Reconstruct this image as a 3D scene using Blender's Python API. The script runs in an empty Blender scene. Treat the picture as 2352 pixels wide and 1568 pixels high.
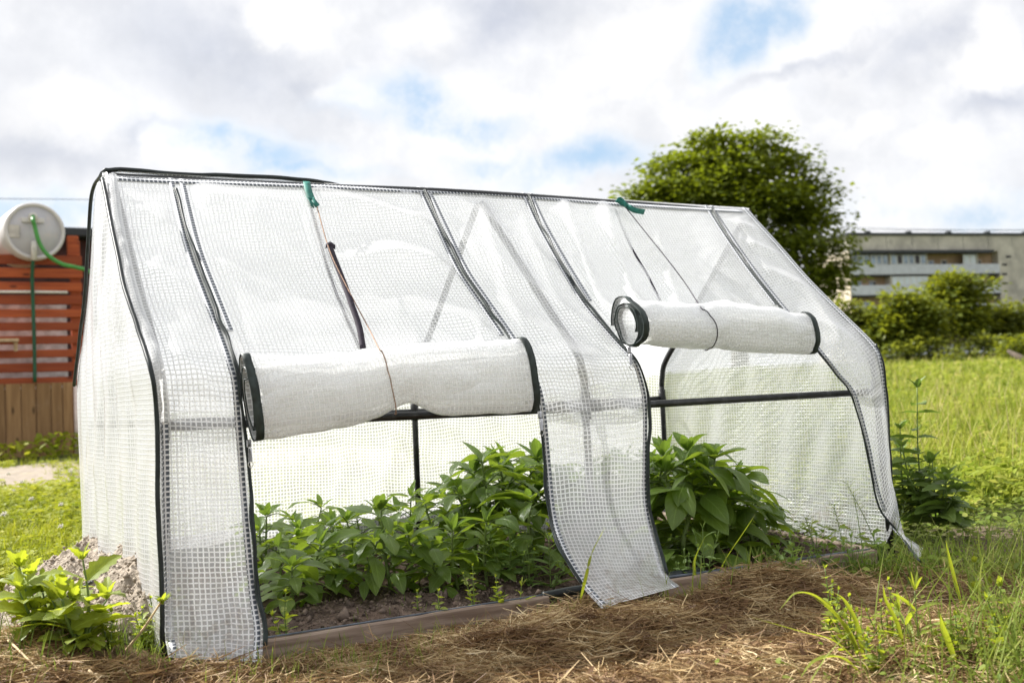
import bpy, math, random
import numpy as np
from mathutils import Vector, Matrix
rng = np.random.default_rng(7); random.seed(7)
SC = bpy.context.scene; COL = SC.collection

# ------------------------------------------------------------------ camera
FPX = 2540.5                                     # focal length in pixels of a 2352 px wide picture
CAM = np.array([-0.3935, -1.9658, 0.3900]); YAW, PITCH, ROLL = 0.50979, 0.04991, -0.04297
_f = np.array([math.sin(YAW)*math.cos(PITCH), math.cos(YAW)*math.cos(PITCH), math.sin(PITCH)])
_r0 = np.array([math.cos(YAW), -math.sin(YAW), 0.0]); _u0 = np.cross(_r0, _f)
RIGHT = math.cos(ROLL)*_r0 + math.sin(ROLL)*_u0; UP = -math.sin(ROLL)*_r0 + math.cos(ROLL)*_u0
cam = bpy.data.cameras.new('camera'); camo = bpy.data.objects.new('camera', cam); COL.objects.link(camo)
M = Matrix([[RIGHT[i], UP[i], -_f[i], CAM[i]] for i in range(3)] + [[0, 0, 0, 1]])
camo.matrix_world = M
cam.sensor_width = 36; cam.lens = 36*FPX/2352; cam.clip_start = .05; cam.clip_end = 3000
cam.dof.use_dof = True; cam.dof.focus_distance = 2.25; cam.dof.aperture_fstop = 6.0
SC.camera = camo

def ray(px, py): return _f + RIGHT*((px-1176)/FPX) - UP*((py-784)/FPX)
def onx(px, py, X): v = ray(px, py); return CAM + v*((X-CAM[0])/v[0])
def ony(px, py, Y): v = ray(px, py); return CAM + v*((Y-CAM[1])/v[1])
def onz(px, py, Z): v = ray(px, py); return CAM + v*((Z-CAM[2])/v[2])
def at(px, py, dep): return CAM + ray(px, py)*dep
def depth(p): return float((np.asarray(p)-CAM) @ _f)

# ------------------------------------------------------------------ world, sun, exposure
SUN = np.array([-.41, .617, .669]); SUN /= np.linalg.norm(SUN)
SC.view_settings.view_transform = 'Standard'; SC.view_settings.look = 'None'
SC.view_settings.exposure = 1.38; SC.view_settings.gamma = 1
SC.cycles.transparent_max_bounces = 24; SC.cycles.max_bounces = 10
SC.cycles.diffuse_bounces = 5; SC.cycles.transmission_bounces = 8

class NT:
    def __init__(s, nt): s.t = nt
    def n(s, typ, ins=None, **kw):
        nd = s.t.nodes.new(typ)
        for k, v in kw.items(): setattr(nd, k, v)
        if ins:
            for k, v in ins.items(): s.put(nd.inputs[k], v)
        return nd
    def put(s, sock, v):
        if isinstance(v, bpy.types.NodeSocket): s.t.links.new(v, sock)
        elif isinstance(v, bpy.types.Node): s.t.links.new(v.outputs[0], sock)
        else:
            if isinstance(v, (tuple, list)) and sock.type == 'RGBA' and len(v) == 3: v = (*v, 1)
            sock.default_value = v
    def math(s, op, a, b=0.0, c=0.0, clamp=False): return s.n('ShaderNodeMath', {0: a, 1: b, 2: c}, operation=op, use_clamp=clamp).outputs[0]
    def vmath(s, op, a, b=(0, 0, 0)):
        nd = s.n('ShaderNodeVectorMath', {0: a, 1: b}, operation=op)
        return nd.outputs['Value'] if op in ('DOT_PRODUCT', 'LENGTH') else nd.outputs[0]
    def mapr(s, v, a, b, c=0.0, d=1.0, smooth=True):
        return s.n('ShaderNodeMapRange', {0: v, 1: a, 2: b, 3: c, 4: d}, interpolation_type='SMOOTHSTEP' if smooth else 'LINEAR').outputs[0]
    def mixc(s, f, a, b):
        nd = s.n('ShaderNodeMix', data_type='RGBA'); s.put(nd.inputs[0], f); s.put(nd.inputs[6], a); s.put(nd.inputs[7], b); return nd.outputs[2]
    def noise(s, vec, scale, detail=4, rough=.55): return s.n('ShaderNodeTexNoise', {'Vector': vec, 'Scale': scale, 'Detail': detail, 'Roughness': rough}).outputs[0]
    def mixs(s, f, a, b): nd = s.n('ShaderNodeMixShader'); s.put(nd.inputs[0], f); s.put(nd.inputs[1], a); s.put(nd.inputs[2], b); return nd.outputs[0]
    def ramp(s, f, stops):
        nd = s.n('ShaderNodeValToRGB', {0: f}); e = nd.color_ramp.elements
        while len(e) < len(stops): e.new(.5)
        for el, (p, c) in zip(e, stops): el.position = p; el.color = (*c, 1)
        return nd.outputs[0]

W = bpy.data.worlds.new('World'); SC.world = W; W.use_nodes = True
W.node_tree.nodes.clear(); w = NT(W.node_tree)
sky = w.n('ShaderNodeTexSky', sky_type='NISHITA'); sky.sun_disc = False
sky.sun_elevation = math.asin(SUN[2]); sky.sun_rotation = math.atan2(SUN[0], SUN[1]); sky.dust_density = 1.5
tc = w.n('ShaderNodeTexCoord').outputs['Generated']
def noff(vec, scale, amp, det=5):
    nz = w.n('ShaderNodeTexNoise', {'Vector': vec, 'Scale': scale, 'Detail': det, 'Roughness': .6}).outputs['Color']
    sub = w.vmath('SUBTRACT', nz, (.5, .5, .5)); sc = w.n('ShaderNodeVectorMath', {0: sub, 'Scale': amp}, operation='SCALE').outputs[0]
    return sc
warp = w.vmath('ADD', tc, noff(tc, 4.5, .15, 7)); warp = w.vmath('ADD', warp, noff(tc, 22, .016, 5))
def blob(px, py, rx, ry, ang=0, soft=.35):
    """soft ellipse round a direction of the sky dome; rx, ry in angle"""
    d = ray(px, py); d /= np.linalg.norm(d)
    t1 = np.cross(d, [0, 0, 1.]); t1 /= np.linalg.norm(t1); t2 = np.cross(t1, d)
    a = math.radians(ang); e1 = t1*math.cos(a)+t2*math.sin(a); e2 = -t1*math.sin(a)+t2*math.cos(a)
    k = 1/FPX
    df = w.vmath('SUBTRACT', warp, tuple(d))
    x = w.vmath('DOT_PRODUCT', df, tuple(e1/(rx*k))); y = w.vmath('DOT_PRODUCT', df, tuple(e2/(ry*k)))
    l = w.math('SQRT', w.math('ADD', w.math('MULTIPLY', x, x), w.math('MULTIPLY', y, y)))
    return w.mapr(l, 1.0+soft, 1.0-soft*1.6)
def union(lst):
    o = lst[0]
    for b in lst[1:]: o = w.math('MAXIMUM', o, b)
    return o
gap = union([blob(560, 330, 230, 52, -16, .5), blob(960, 235, 140, 60, -8, .5), blob(1010, 265, 190, 36, -4, .6),
             blob(1725, 70, 110, 95, 62, .4), blob(1800, 20, 60, 30, 0, .8), blob(1350, 395, 170, 48, -8, .6), blob(1120, 350, 70, 22, 0, 1),
             blob(660, 385, 190, 22, -6, .6), blob(60, 445, 200, 40, 0, 1), blob(2250, 455, 190, 34, 5, 1), blob(1440, 395, 60, 30, 0, .9),
             blob(-300, 350, 150, 60), blob(2700, 100, 200, 60), blob(400, -300, 300, 60), blob(1500, -500, 300, 120)])
grey = union([blob(560, 130, 250, 85, -22, 1), blob(740, 215, 120, 45, -20, 1), blob(1130, 55, 250, 55, 8, 1), blob(2160, 100, 230, 50, 22, 1), blob(2290, 225, 110, 40, 15, 1),
              blob(70, 300, 130, 45, -12, 1), blob(320, 280, 80, 28, 0, 1), blob(1900, 165, 160, 26, 15, 1), blob(900, -250, 400, 120, 0), blob(2300, -300, 400, 120, 0), blob(-500, 100, 300, 120)])
fine = w.noise(tc, 11, 8, .62)
puff = union([blob(665, 75, 105, 70, 0, .22), blob(610, 35, 70, 60, 0, .22), blob(430, 335, 95, 52, -20, .2), blob(350, 300, 70, 40, 0, .25), blob(1800, 125, 105, 60, 35, .16), blob(1880, 70, 120, 70, 25, .22), blob(1480, 90, 150, 80, 10, .3), blob(1420, 180, 170, 60, 0, .4),
              blob(2270, 150, 100, 55, 40, .22), blob(2330, 70, 60, 90, 0, .25), blob(1960, 330, 90, 35, 15, .3), blob(2120, 340, 110, 40, 12, .3), blob(820, 225, 70, 42, 0, .25), blob(150, 200, 150, 60, 0, .4), blob(950, 90, 120, 50, 0, .4), blob(1150, 240, 130, 60, 0, .4)])
gap = w.math('MULTIPLY', gap, w.mapr(fine, .66, .44, .25, 1.0))
hz = w.n('ShaderNodeSeparateXYZ', {0: tc}).outputs[2]
billow = w.math('MULTIPLY', w.mapr(w.noise(tc, 5.5, 8, .6), .36, .60), w.mapr(w.math('ABSOLUTE', w.math('SUBTRACT', w.noise(tc, 16, 7, .55), .5)), .0, .10, .55, 1.0))
white = w.mixc(w.math('MAXIMUM', billow, w.math('MULTIPLY', puff, .9)), (.345, .352, .37), (.405, .405, .41))
cl = w.mixc(w.math('MULTIPLY', w.math('MULTIPLY', grey, w.math('SUBTRACT', 1.0, w.math('MULTIPLY', puff, .92))), w.mapr(w.noise(warp, 11, 5), .3, .7, .55, 1.0)), white, (.222, .238, .28))
cl = w.vmath('MULTIPLY', cl, w.n('ShaderNodeCombineXYZ', {i: w.mapr(fine, .34, .62, .955, 1.03) for i in range(3)}).outputs[0])
cl = w.mixc(w.mapr(gap, .02, .35, 0, .7), cl, (.405, .405, .41))
cl = w.mixc(w.mapr(hz, 0.0, -.05), cl, (.20, .20, .17))
skyc = w.n('ShaderNodeVectorMath', {0: sky.outputs[0], 'Scale': 1.0}, operation='SCALE').outputs[0]
veil = w.mixc(.85, skyc, (1.85, 2.55, 3.35))                # thin high cloud in the gaps
cloud10 = w.n('ShaderNodeVectorMath', {0: cl, 'Scale': 10.0}, operation='SCALE').outputs[0]
final = w.mixc(gap, cloud10, veil)
bg = w.n('ShaderNodeBackground', {'Color': final, 'Strength': 0.1})
w.n('ShaderNodeOutputWorld', {0: bg})

sl = bpy.data.lights.new('sun', 'SUN'); sl.energy = 3.9; sl.angle = math.radians(.55); sl.color = (1, .97, .915)
so = bpy.data.objects.new('sun', sl); COL.objects.link(so); so.location = (-3, 4, 6)
so.rotation_euler = Vector(-SUN).to_track_quat('-Z', 'Y').to_euler()

# ------------------------------------------------------------------ helpers
OFF = {}
def tag(o, label=None, cat=None, group=None, kind=None):
    if label: o['label'] = label
    if cat: o['category'] = cat
    if group: o['group'] = group
    if kind: o['kind'] = kind
    return o
def empty(name, loc, label, cat, group=None):
    o = bpy.data.objects.new(name, None); COL.objects.link(o); o.location = tuple(loc); OFF[o] = np.array(loc, float); o.empty_display_size = .05
    return tag(o, label, cat, group)
def mesh(name, V, Fc, mat, parent=None, uv=None, smooth=True, origin=None, col=None):
    V = np.asarray(V, float).reshape(-1, 3)
    off = OFF[parent] if parent is not None else (np.array(origin, float) if origin is not None else np.zeros(3))
    me = bpy.data.meshes.new(name)
    if isinstance(Fc, np.ndarray):
        n, k = Fc.shape
        me.vertices.add(len(V)); me.vertices.foreach_set('co', (V-off).astype(np.float32).ravel())
        me.loops.add(n*k); me.loops.foreach_set('vertex_index', Fc.astype(np.int32).ravel())
        me.polygons.add(n); me.polygons.foreach_set('loop_start', np.arange(0, n*k, k, dtype=np.int32)); me.polygons.foreach_set('loop_total', np.full(n, k, np.int32))
        me.update(calc_edges=True)
    else:
        me.from_pydata([tuple(v) for v in (V-off)], [], [tuple(int(i) for i in f) for f in Fc])
    if uv is not None:
        ul = me.uv_layers.new(name='UVMap'); li = np.empty(len(me.loops), np.int32); me.loops.foreach_get('vertex_index', li)
        ul.data.foreach_set('uv', np.asarray(uv, np.float32)[li].ravel())
    if col is not None:
        ca = me.color_attributes.new('zone', 'FLOAT_COLOR', 'POINT'); c4 = np.ones((len(V), 4), np.float32); c4[:, :3] = col
        ca.data.foreach_set('color', c4.ravel())
    if smooth: me.polygons.foreach_set('use_smooth', np.ones(len(me.polygons), bool))
    me.validate(); me.materials.append(mat)
    o = bpy.data.objects.new(name, me); COL.objects.link(o)
    if parent is not None: o.parent = parent; OFF[o] = np.zeros(3)+OFF[parent]
    else: o.location = tuple(off); OFF[o] = off
    if parent is not None:
        o.location = (0, 0, 0)
    return o
class MB:
    def __init__(s): s.V = []; s.F = []; s.U = []; s.n = 0
    def add(s, V, F, U=None):
        V = np.asarray(V, float).reshape(-1, 3)
        s.V.append(V); s.F += [tuple(int(i)+s.n for i in f) for f in F]
        s.U.append(np.zeros((len(V), 2)) if U is None else np.asarray(U, float)); s.n += len(V); return s
    def build(s, name, mat, parent=None, smooth=True, origin=None):
        return mesh(name, np.concatenate(s.V), s.F, mat, parent, np.concatenate(s.U), smooth, origin)
    def box(s, c, size, ax=None, bev=0.0):
        c = np.asarray(c, float); h = np.asarray(size, float)/2
        A = np.eye(3) if ax is None else np.asarray(ax, float)
        b = min(bev, h.min()*.45)
        if b <= 0:
            P = [(x, y, z) for x in (-1, 1) for y in (-1, 1) for z in (-1, 1)]
            V = [c + A.T @ (np.array(p)*h) for p in P]
            return s.add(V, [(0, 1, 3, 2), (4, 6, 7, 5), (0, 4, 5, 1), (2, 3, 7, 6), (0, 2, 6, 4), (1, 5, 7, 3)])
        V = []; idx = {}
        for sx in (-1, 1):
            for sy in (-1, 1):
                for sz in (-1, 1):
                    sg = np.array((sx, sy, sz))
                    for a in range(3):
                        p = sg*(h-b); p[a] = sg[a]*h[a]; idx[(sx, sy, sz, a)] = len(V); V.append(c + A.T @ p)
        F = []
        for a in range(3):
            o = [i for i in range(3) if i != a]
            for sg in (-1, 1):
                q = []
                for s1, s2 in ((-1, -1), (1, -1), (1, 1), (-1, 1)):
                    k = [0, 0, 0]; k[a] = sg; k[o[0]] = s1; k[o[1]] = s2; q.append(idx[(*k, a)])
                F.append(q)
            for s1 in (-1, 1):
                for s2 in (-1, 1):
                    k1 = [0, 0, 0]; k1[o[0]] = s1; k1[o[1]] = s2; k2 = list(k1); k1[a] = -1; k2[a] = 1
                    F.append([idx[(*k1, o[0])], idx[(*k2, o[0])], idx[(*k2, o[1])], idx[(*k1, o[1])]])
        for sx in (-1, 1):
            for sy in (-1, 1):
                for sz in (-1, 1): F.append([idx[(sx, sy, sz, a)] for a in range(3)])
        return s.add(V, F)
    def tube(s, P, r, n=8, caps=True, res=0):
        P = np.asarray(P, float)
        if res: P = catmull(P, res)
        R_ = np.full(len(P), r) if np.isscalar(r) else np.interp(np.linspace(0, 1, len(P)), np.linspace(0, 1, len(r)), r)
        T = np.gradient(P, axis=0); T /= np.linalg.norm(T, axis=1)[:, None]+1e-12
        nrm = np.cross(T[0], [0, 0, 1.]); nrm = np.cross(T[0], [1., 0, 0]) if np.linalg.norm(nrm) < .1 else nrm
        V = []; U = []; Ls = np.r_[0, np.cumsum(np.linalg.norm(np.diff(P, axis=0), axis=1))]
        for i in range(len(P)):
            nrm = nrm - T[i]*(nrm @ T[i]); nrm /= np.linalg.norm(nrm); b = np.cross(T[i], nrm)
            for k in range(n):
                a = 2*math.pi*k/n; V.append(P[i]+R_[i]*(math.cos(a)*nrm+math.sin(a)*b)); U.append((k/n, Ls[i]))
        F = [(i*n+k, i*n+(k+1) % n, (i+1)*n+(k+1) % n, (i+1)*n+k) for i in range(len(P)-1) for k in range(n)]
        if caps: F += [tuple(range(n))[::-1], tuple((len(P)-1)*n+k for k in range(n))]
        return s.add(V, F, U)
    def ribbon(s, P, Wv, th, res=0):
        """strap: path P, half width vectors Wv, thickness th"""
        P = np.asarray(P, float); Wv = np.asarray(Wv, float)
        if Wv.ndim == 1: Wv = np.repeat(Wv[None], len(P), 0)
        if res: P, Wv = catmull(P, res), catmull(Wv, res)
        T = np.gradient(P, axis=0); Nn = np.cross(T, Wv); Nn /= np.linalg.norm(Nn, axis=1)[:, None]+1e-12
        V = []; U = []; Ls = np.r_[0, np.cumsum(np.linalg.norm(np.diff(P, axis=0), axis=1))]
        for i in range(len(P)):
            for a, b in ((-1, -1), (1, -1), (1, 1), (-1, 1)): V.append(P[i]+Wv[i]*a+Nn[i]*b*th/2); U.append((a, Ls[i]))
        F = [(i*4+k, i*4+(k+1) % 4, i*4+4+(k+1) % 4, i*4+4+k) for i in range(len(P)-1) for k in range(4)] + [(0, 3, 2, 1), tuple(len(P)*4-4+k for k in range(4))]
        return s.add(V, F, U)
    def lathe(s, c, axis, prof, n=40):
        axis = np.asarray(axis, float); axis /= np.linalg.norm(axis); a = np.cross(axis, [0, 0, 1.]); a /= np.linalg.norm(a); b = np.cross(a, axis)
        V = [np.asarray(c)+axis*h+r*(math.cos(2*math.pi*k/n)*a+math.sin(2*math.pi*k/n)*b) for h, r in prof for k in range(n)]
        m = len(prof)
        F = [(i*n+k, i*n+(k+1) % n, (i+1)*n+(k+1) % n, (i+1)*n+k) for i in range(m-1) for k in range(n)] + [tuple(range(n))[::-1], tuple((m-1)*n+k for k in range(n))]
        return s.add(V, F)
def catmull(P, res):
    P = np.asarray(P, float); Q = np.concatenate([[2*P[0]-P[1]], P, [2*P[-1]-P[-2]]]); out = []
    for i in range(len(P)-1):
        p0, p1, p2, p3 = Q[i:i+4]
        for t in np.linspace(0, 1, res, endpoint=False):
            out.append(.5*((2*p1)+(-p0+p2)*t+(2*p0-5*p1+4*p2-p3)*t*t+(-p0+3*p1-3*p2+p3)*t**3))
    return np.array(out+[P[-1]])
def resample(P, n):
    P = np.asarray(P, float); L = np.r_[0, np.cumsum(np.linalg.norm(np.diff(P, axis=0), axis=1))]
    t = np.linspace(0, L[-1], n); return np.stack([np.interp(t, L, P[:, k]) for k in range(P.shape[1])], 1)
def _h(i, j, s): return np.modf(np.abs(np.sin(i*127.1+j*311.7+s*74.7)*43758.5453))[0]
def vn(x, y, s=0):
    x = np.asarray(x, float); y = np.asarray(y, float); i = np.floor(x); j = np.floor(y); fx = x-i; fy = y-j
    fx = fx*fx*(3-2*fx); fy = fy*fy*(3-2*fy)
    return (_h(i, j, s)*(1-fx)+_h(i+1, j, s)*fx)*(1-fy)+(_h(i, j+1, s)*(1-fx)+_h(i+1, j+1, s)*fx)*fy
def fbm(x, y, s=0, o=4):
    a = 0; k = .5
    for q in range(o): a = a+k*vn(x*2**q, y*2**q, s+q*13); k *= .5
    return a
def ss(x, a, b): t = np.clip((np.asarray(x, float)-a)/(b-a), 0, 1); return t*t*(3-2*t)
def norm(v): v = np.asarray(v, float); return v/(np.linalg.norm(v)+1e-12)

# ------------------------------------------------------------------ materials
def newmat(name):
    m = bpy.data.materials.new(name); m.use_nodes = True; m.node_tree.nodes.clear(); return m, NT(m.node_tree)
def plain(name, c, rough=.6, var=.15, scale=20, metal=0.0, bump=0.0, spec=.4, dark=None, dscale=6):
    m, t = newmat(name); co = t.n('ShaderNodeTexCoord').outputs['Object']
    nz = t.noise(co, scale, 5); c2 = tuple(x*(1-var*1.6) for x in c)
    cc = t.mixc(t.mapr(nz, .3, .7), c2, tuple(min(1, x*(1+var)) for x in c))
    if dark: cc = t.mixc(t.mapr(t.noise(co, dscale, 6, .65), .5, .68), cc, dark)
    b = t.n('ShaderNodeBsdfPrincipled', {'Base Color': cc, 'Roughness': rough, 'Metallic': metal, 'Specular IOR Level': spec})
    if bump: t.put(b.inputs['Normal'], t.n('ShaderNodeBump', {'Strength': .6, 'Distance': bump, 'Height': t.noise(co, scale*2, 5)}))
    t.n('ShaderNodeOutputMaterial', {0: b}); return m
def film_mat(name, cell_op, thread_op, cell=.009, tw=.27, tint=(.88, .885, .89), gloss=.8, clear=(.97, .98, .975)):
    m, t = newmat(name); uv = t.n('ShaderNodeUVMap').outputs[0]
    nz = t.n('ShaderNodeTexNoise', {'Vector': uv, 'Scale': 45, 'Detail': 2}).outputs['Color']
    wv = t.vmath('ADD', uv, t.n('ShaderNodeVectorMath', {0: t.vmath('SUBTRACT', nz, (.5, .5, .5)), 'Scale': .0035}, operation='SCALE').outputs[0])
    sp = t.n('ShaderNodeSeparateXYZ', {0: wv})
    def line(s, w_):
        f = t.math('ABSOLUTE', t.math('SUBTRACT', t.math('FRACT', t.math('MULTIPLY', s, 1/cell)), .5))
        return t.mapr(f, .5-w_/2-.05, .5-w_/2+.05)
    mask = t.math('MAXIMUM', line(sp.outputs[0], tw), line(sp.outputs[1], tw*1.05))
    dirt = t.noise(uv, 5, 5, .6)
    op = t.mapr(dirt, .3, .7, cell_op*.82, cell_op*1.16)
    gi = t.n('ShaderNodeNewGeometry'); cz = t.math('MAXIMUM', t.math('ABSOLUTE', t.vmath('DOT_PRODUCT', gi.outputs['Normal'], gi.outputs['Incoming'])), .12)
    op = t.math('SUBTRACT', 1.0, t.math('POWER', t.math('SUBTRACT', 1.0, op), t.math('POWER', cz, -.8)))      # longer way through the film at a slant
    op = t.n('ShaderNodeMix', {0: mask, 2: op, 3: thread_op}).outputs[0]
    bump = t.n('ShaderNodeBump', {'Strength': .7, 'Distance': .0005, 'Height': mask})
    dusty = t.mixc(t.mapr(t.noise(uv, 9, 6, .7), .62, .8, 0, .35), tint, tuple(x*.86 for x in (tint[0], tint[1]*.97, tint[2]*.92)))
    gp_ = t.n('ShaderNodeNewGeometry').outputs['Position']; gz = t.n('ShaderNodeSeparateXYZ', {0: gp_}).outputs[2]     # mud splashed up from the ground
    mud = t.math('MULTIPLY', t.mapr(gz, .14, -.03), t.mapr(t.noise(gp_, 38, 6, .7), .46, .66))
    dusty = t.mixc(t.math('MULTIPLY', mud, .75), dusty, (.42, .34, .27))
    d = t.n('ShaderNodeBsdfDiffuse', {'Color': dusty, 'Normal': bump}); tr = t.n('ShaderNodeBsdfTranslucent', {'Color': dusty, 'Normal': bump})
    body = t.mixs(.48, d.outputs[0], tr.outputs[0])
    s1 = t.mixs(op, t.n('ShaderNodeBsdfTransparent', {'Color': clear}).outputs[0], body)
    gi = t.n('ShaderNodeNewGeometry').outputs['Incoming']                    # same sheen on both faces of the thin film
    co_ = t.math('ABSOLUTE', t.vmath('DOT_PRODUCT', bump, gi))
    fr = t.math('MULTIPLY', t.math('ADD', t.math('MULTIPLY', t.math('POWER', t.math('SUBTRACT', 1.0, co_, clamp=True), 4.0), .8), .05), gloss)
    s2 = t.mixs(fr, s1, t.n('ShaderNodeBsdfGlossy', {'Color': (1, 1, 1), 'Roughness': .26, 'Normal': bump}).outputs[0])
    t.n('ShaderNodeOutputMaterial', {0: s2}); return m
def leaf_mat(name, c1, c2, trans=.42, rough=.45, veins=False, tcol=None, gloss=.5, per=.6):
    """leaves: colour varies leaf by leaf; light passes through"""
    m, t = newmat(name); g = t.n('ShaderNodeNewGeometry'); ri = g.outputs['Random Per Island']; oi = t.n('ShaderNodeObjectInfo').outputs['Random']
    f = t.math('ADD', t.math('MULTIPLY', ri, per), t.math('MULTIPLY', oi, 1-per))
    c = t.mixc(f, c1, c2)
    if veins:
        uv = t.n('ShaderNodeSeparateXYZ', {0: t.n('ShaderNodeUVMap').outputs[0]}); au = t.math('ABSOLUTE', uv.outputs[0])
        mid = t.mapr(au, .10, .02)
        sv = t.math('ABSOLUTE', t.math('SUBTRACT', t.math('FRACT', t.math('SUBTRACT', t.math('MULTIPLY', uv.outputs[1], 7), t.math('MULTIPLY', au, 2.2))), .5))
        vm = t.math('MAXIMUM', mid, t.mapr(sv, .10, .02, 0, .55))
        c = t.mixc(t.math('MULTIPLY', vm, .45), c, tuple(min(1, x*1.9+.03) for x in c2))
    tc_ = t.mixc(.75, c, tcol or tuple(x*1.5 for x in c2))
    d = t.n('ShaderNodeBsdfPrincipled', {'Base Color': c, 'Roughness': rough, 'Specular IOR Level': gloss})
    if veins: t.put(d.inputs['Normal'], t.n('ShaderNodeBump', {'Strength': .4, 'Distance': .002, 'Height': t.math('MULTIPLY', vm, -1.0)}))
    s = t.mixs(trans, d.outputs[0], t.n('ShaderNodeBsdfTranslucent', {'Color': tc_}).outputs[0])
    t.n('ShaderNodeOutputMaterial', {0: s}); return m
def strand_mat(name, stops, trans=.25, nsc=1.6):
    m, t = newmat(name); ri = t.n('ShaderNodeNewGeometry').outputs['Random Per Island']
    f = t.math('ADD', t.math('MULTIPLY', ri, .55), t.math('MULTIPLY', t.mapr(t.noise(t.n('ShaderNodeTexCoord').outputs['Object'], nsc, 4), .3, .7), .45))
    c = t.ramp(f, stops)
    s = t.mixs(trans, t.n('ShaderNodeBsdfPrincipled', {'Base Color': c, 'Roughness': .6, 'Specular IOR Level': .25}).outputs[0], t.n('ShaderNodeBsdfTranslucent', {'Color': c}).outputs[0])
    t.n('ShaderNodeOutputMaterial', {0: s}); return m
def wood_mat(name, c1, c2, axis='X', scale=30, rough=.7, knots=True, spec=.3):
    m, t = newmat(name); co = t.n('ShaderNodeTexCoord').outputs['Object']
    st = {'X': (1, 14, 14), 'Z': (14, 14, 1), 'Y': (14, 1, 14)}[axis]
    mp = t.n('ShaderNodeMapping', {'Vector': co, 'Scale': st}).outputs[0]
    g = t.noise(mp, scale/10, 6, .6); ri = t.n('ShaderNodeNewGeometry').outputs['Random Per Island']
    c = t.mixc(t.mapr(g, .3, .7), c1, c2)
    ri = t.math('FRACT', t.math('ADD', ri, t.math('MULTIPLY', t.n('ShaderNodeObjectInfo').outputs['Random'], 3.7)))
    c = t.mixc(t.math('MULTIPLY', ri, .6), c, tuple(x*.5 for x in c1))
    c = t.mixc(t.mapr(t.noise(co, 5, 5, .65), .55, .75, 0, .5), c, tuple(.6*x+.06 for x in c2))
    if knots:
        v = t.n('ShaderNodeTexVoronoi', {'Vector': t.n('ShaderNodeMapping', {'Vector': co, 'Scale': {'X': (3, 8, 8), 'Z': (8, 8, 3), 'Y': (8, 3, 8)}[axis]}).outputs[0], 'Scale': 1.0}).outputs['Distance']
        c = t.mixc(t.mapr(v, .16, .06, 0, .8), c, tuple(x*.25 for x in c1))
    b = t.n('ShaderNodeBsdfPrincipled', {'Base Color': c, 'Roughness': rough, 'Specular IOR Level': spec, 'Normal': t.n('ShaderNodeBump', {'Strength': .5, 'Distance': .002, 'Height': g}).outputs[0]})
    t.n('ShaderNodeOutputMaterial', {0: b}); return m

FILM = film_mat('woven_film', .40, .97, tint=(.955, .96, .975), clear=(.88, .90, .92), gloss=1.1)
FILM_ROLL = film_mat('rolled_film', .55, .97, tint=(.95, .955, .96))
TAPE = plain('zip_tape', (.03, .043, .04), .55, .3, 60, bump=.0006)
PIPING = plain('piping', (.016, .022, .023), .4, .3, 60)
POLE = plain('black_steel', (.012, .013, .016), .42, .5, 18, spec=.5, dark=(.04, .042, .045), dscale=30)
GREENRIB = plain('teal_ribbon', (.02, .17, .135), .6, .2, 80)
CORD_TAN = plain('tan_cord', (.36, .23, .16), .8, .3, 200); CORD_DARK = plain('dark_cord', (.03, .022, .035), .8, .3, 200)
METAL = plain('zip_metal', (.62, .62, .63), .28, .1, 60, metal=.9)
STEM = leaf_mat('stem', (.10, .16, .03), (.16, .22, .05), .12, .5)
PEPPER = leaf_mat('pepper_leaf', (.095, .165, .03), (.175, .255, .048), .48, .38, True, (.42, .56, .035), .55)
PEPPER_TOP = leaf_mat('pepper_young_leaf', (.12, .20, .035), (.17, .27, .05), .45, .36, True, (.36, .52, .05), .5)
MINT = leaf_mat('mint_leaf', (.13, .21, .05), (.20, .30, .08), .4, .55, True, (.30, .42, .06))
DARKMINT = leaf_mat('dark_mint_leaf', (.10, .16, .03), (.18, .25, .05), .35, .5, True, (.20, .32, .03))
WEED = leaf_mat('weed_leaf', (.17, .24, .025), (.29, .35, .045), .52, .5, True, (.54, .60, .03))
GRASS = strand_mat('grass_blades', [(0, (.085, .14, .02)), (.4, (.16, .23, .03)), (.75, (.25, .30, .05)), (1, (.36, .34, .11))], .45)
MEADOW = strand_mat('meadow_blades', [(0, (.13, .19, .02)), (.4, (.25, .31, .03)), (.75, (.38, .40, .06)), (1, (.50, .43, .15))], .45)
CLOVER = strand_mat('lawn_leaves', [(0, (.13, .18, .012)), (.5, (.31, .345, .02)), (1, (.48, .46, .045))], .45)
HAY = strand_mat('hay_strands', [(0, (.10, .052, .026)), (.28, (.19, .11, .052)), (.55, (.33, .215, .10)), (.75, (.50, .37, .19)), (.92, (.66, .53, .32)), (1, (.80, .70, .50))], .15, 9)
WOOD_BED = wood_mat('bed_timber', (.25, .175, .13), (.62, .49, .39), 'X', 70, .85)
WHITEP = plain('white_petals', (.75, .72, .66), .7, .1, 60)

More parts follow.
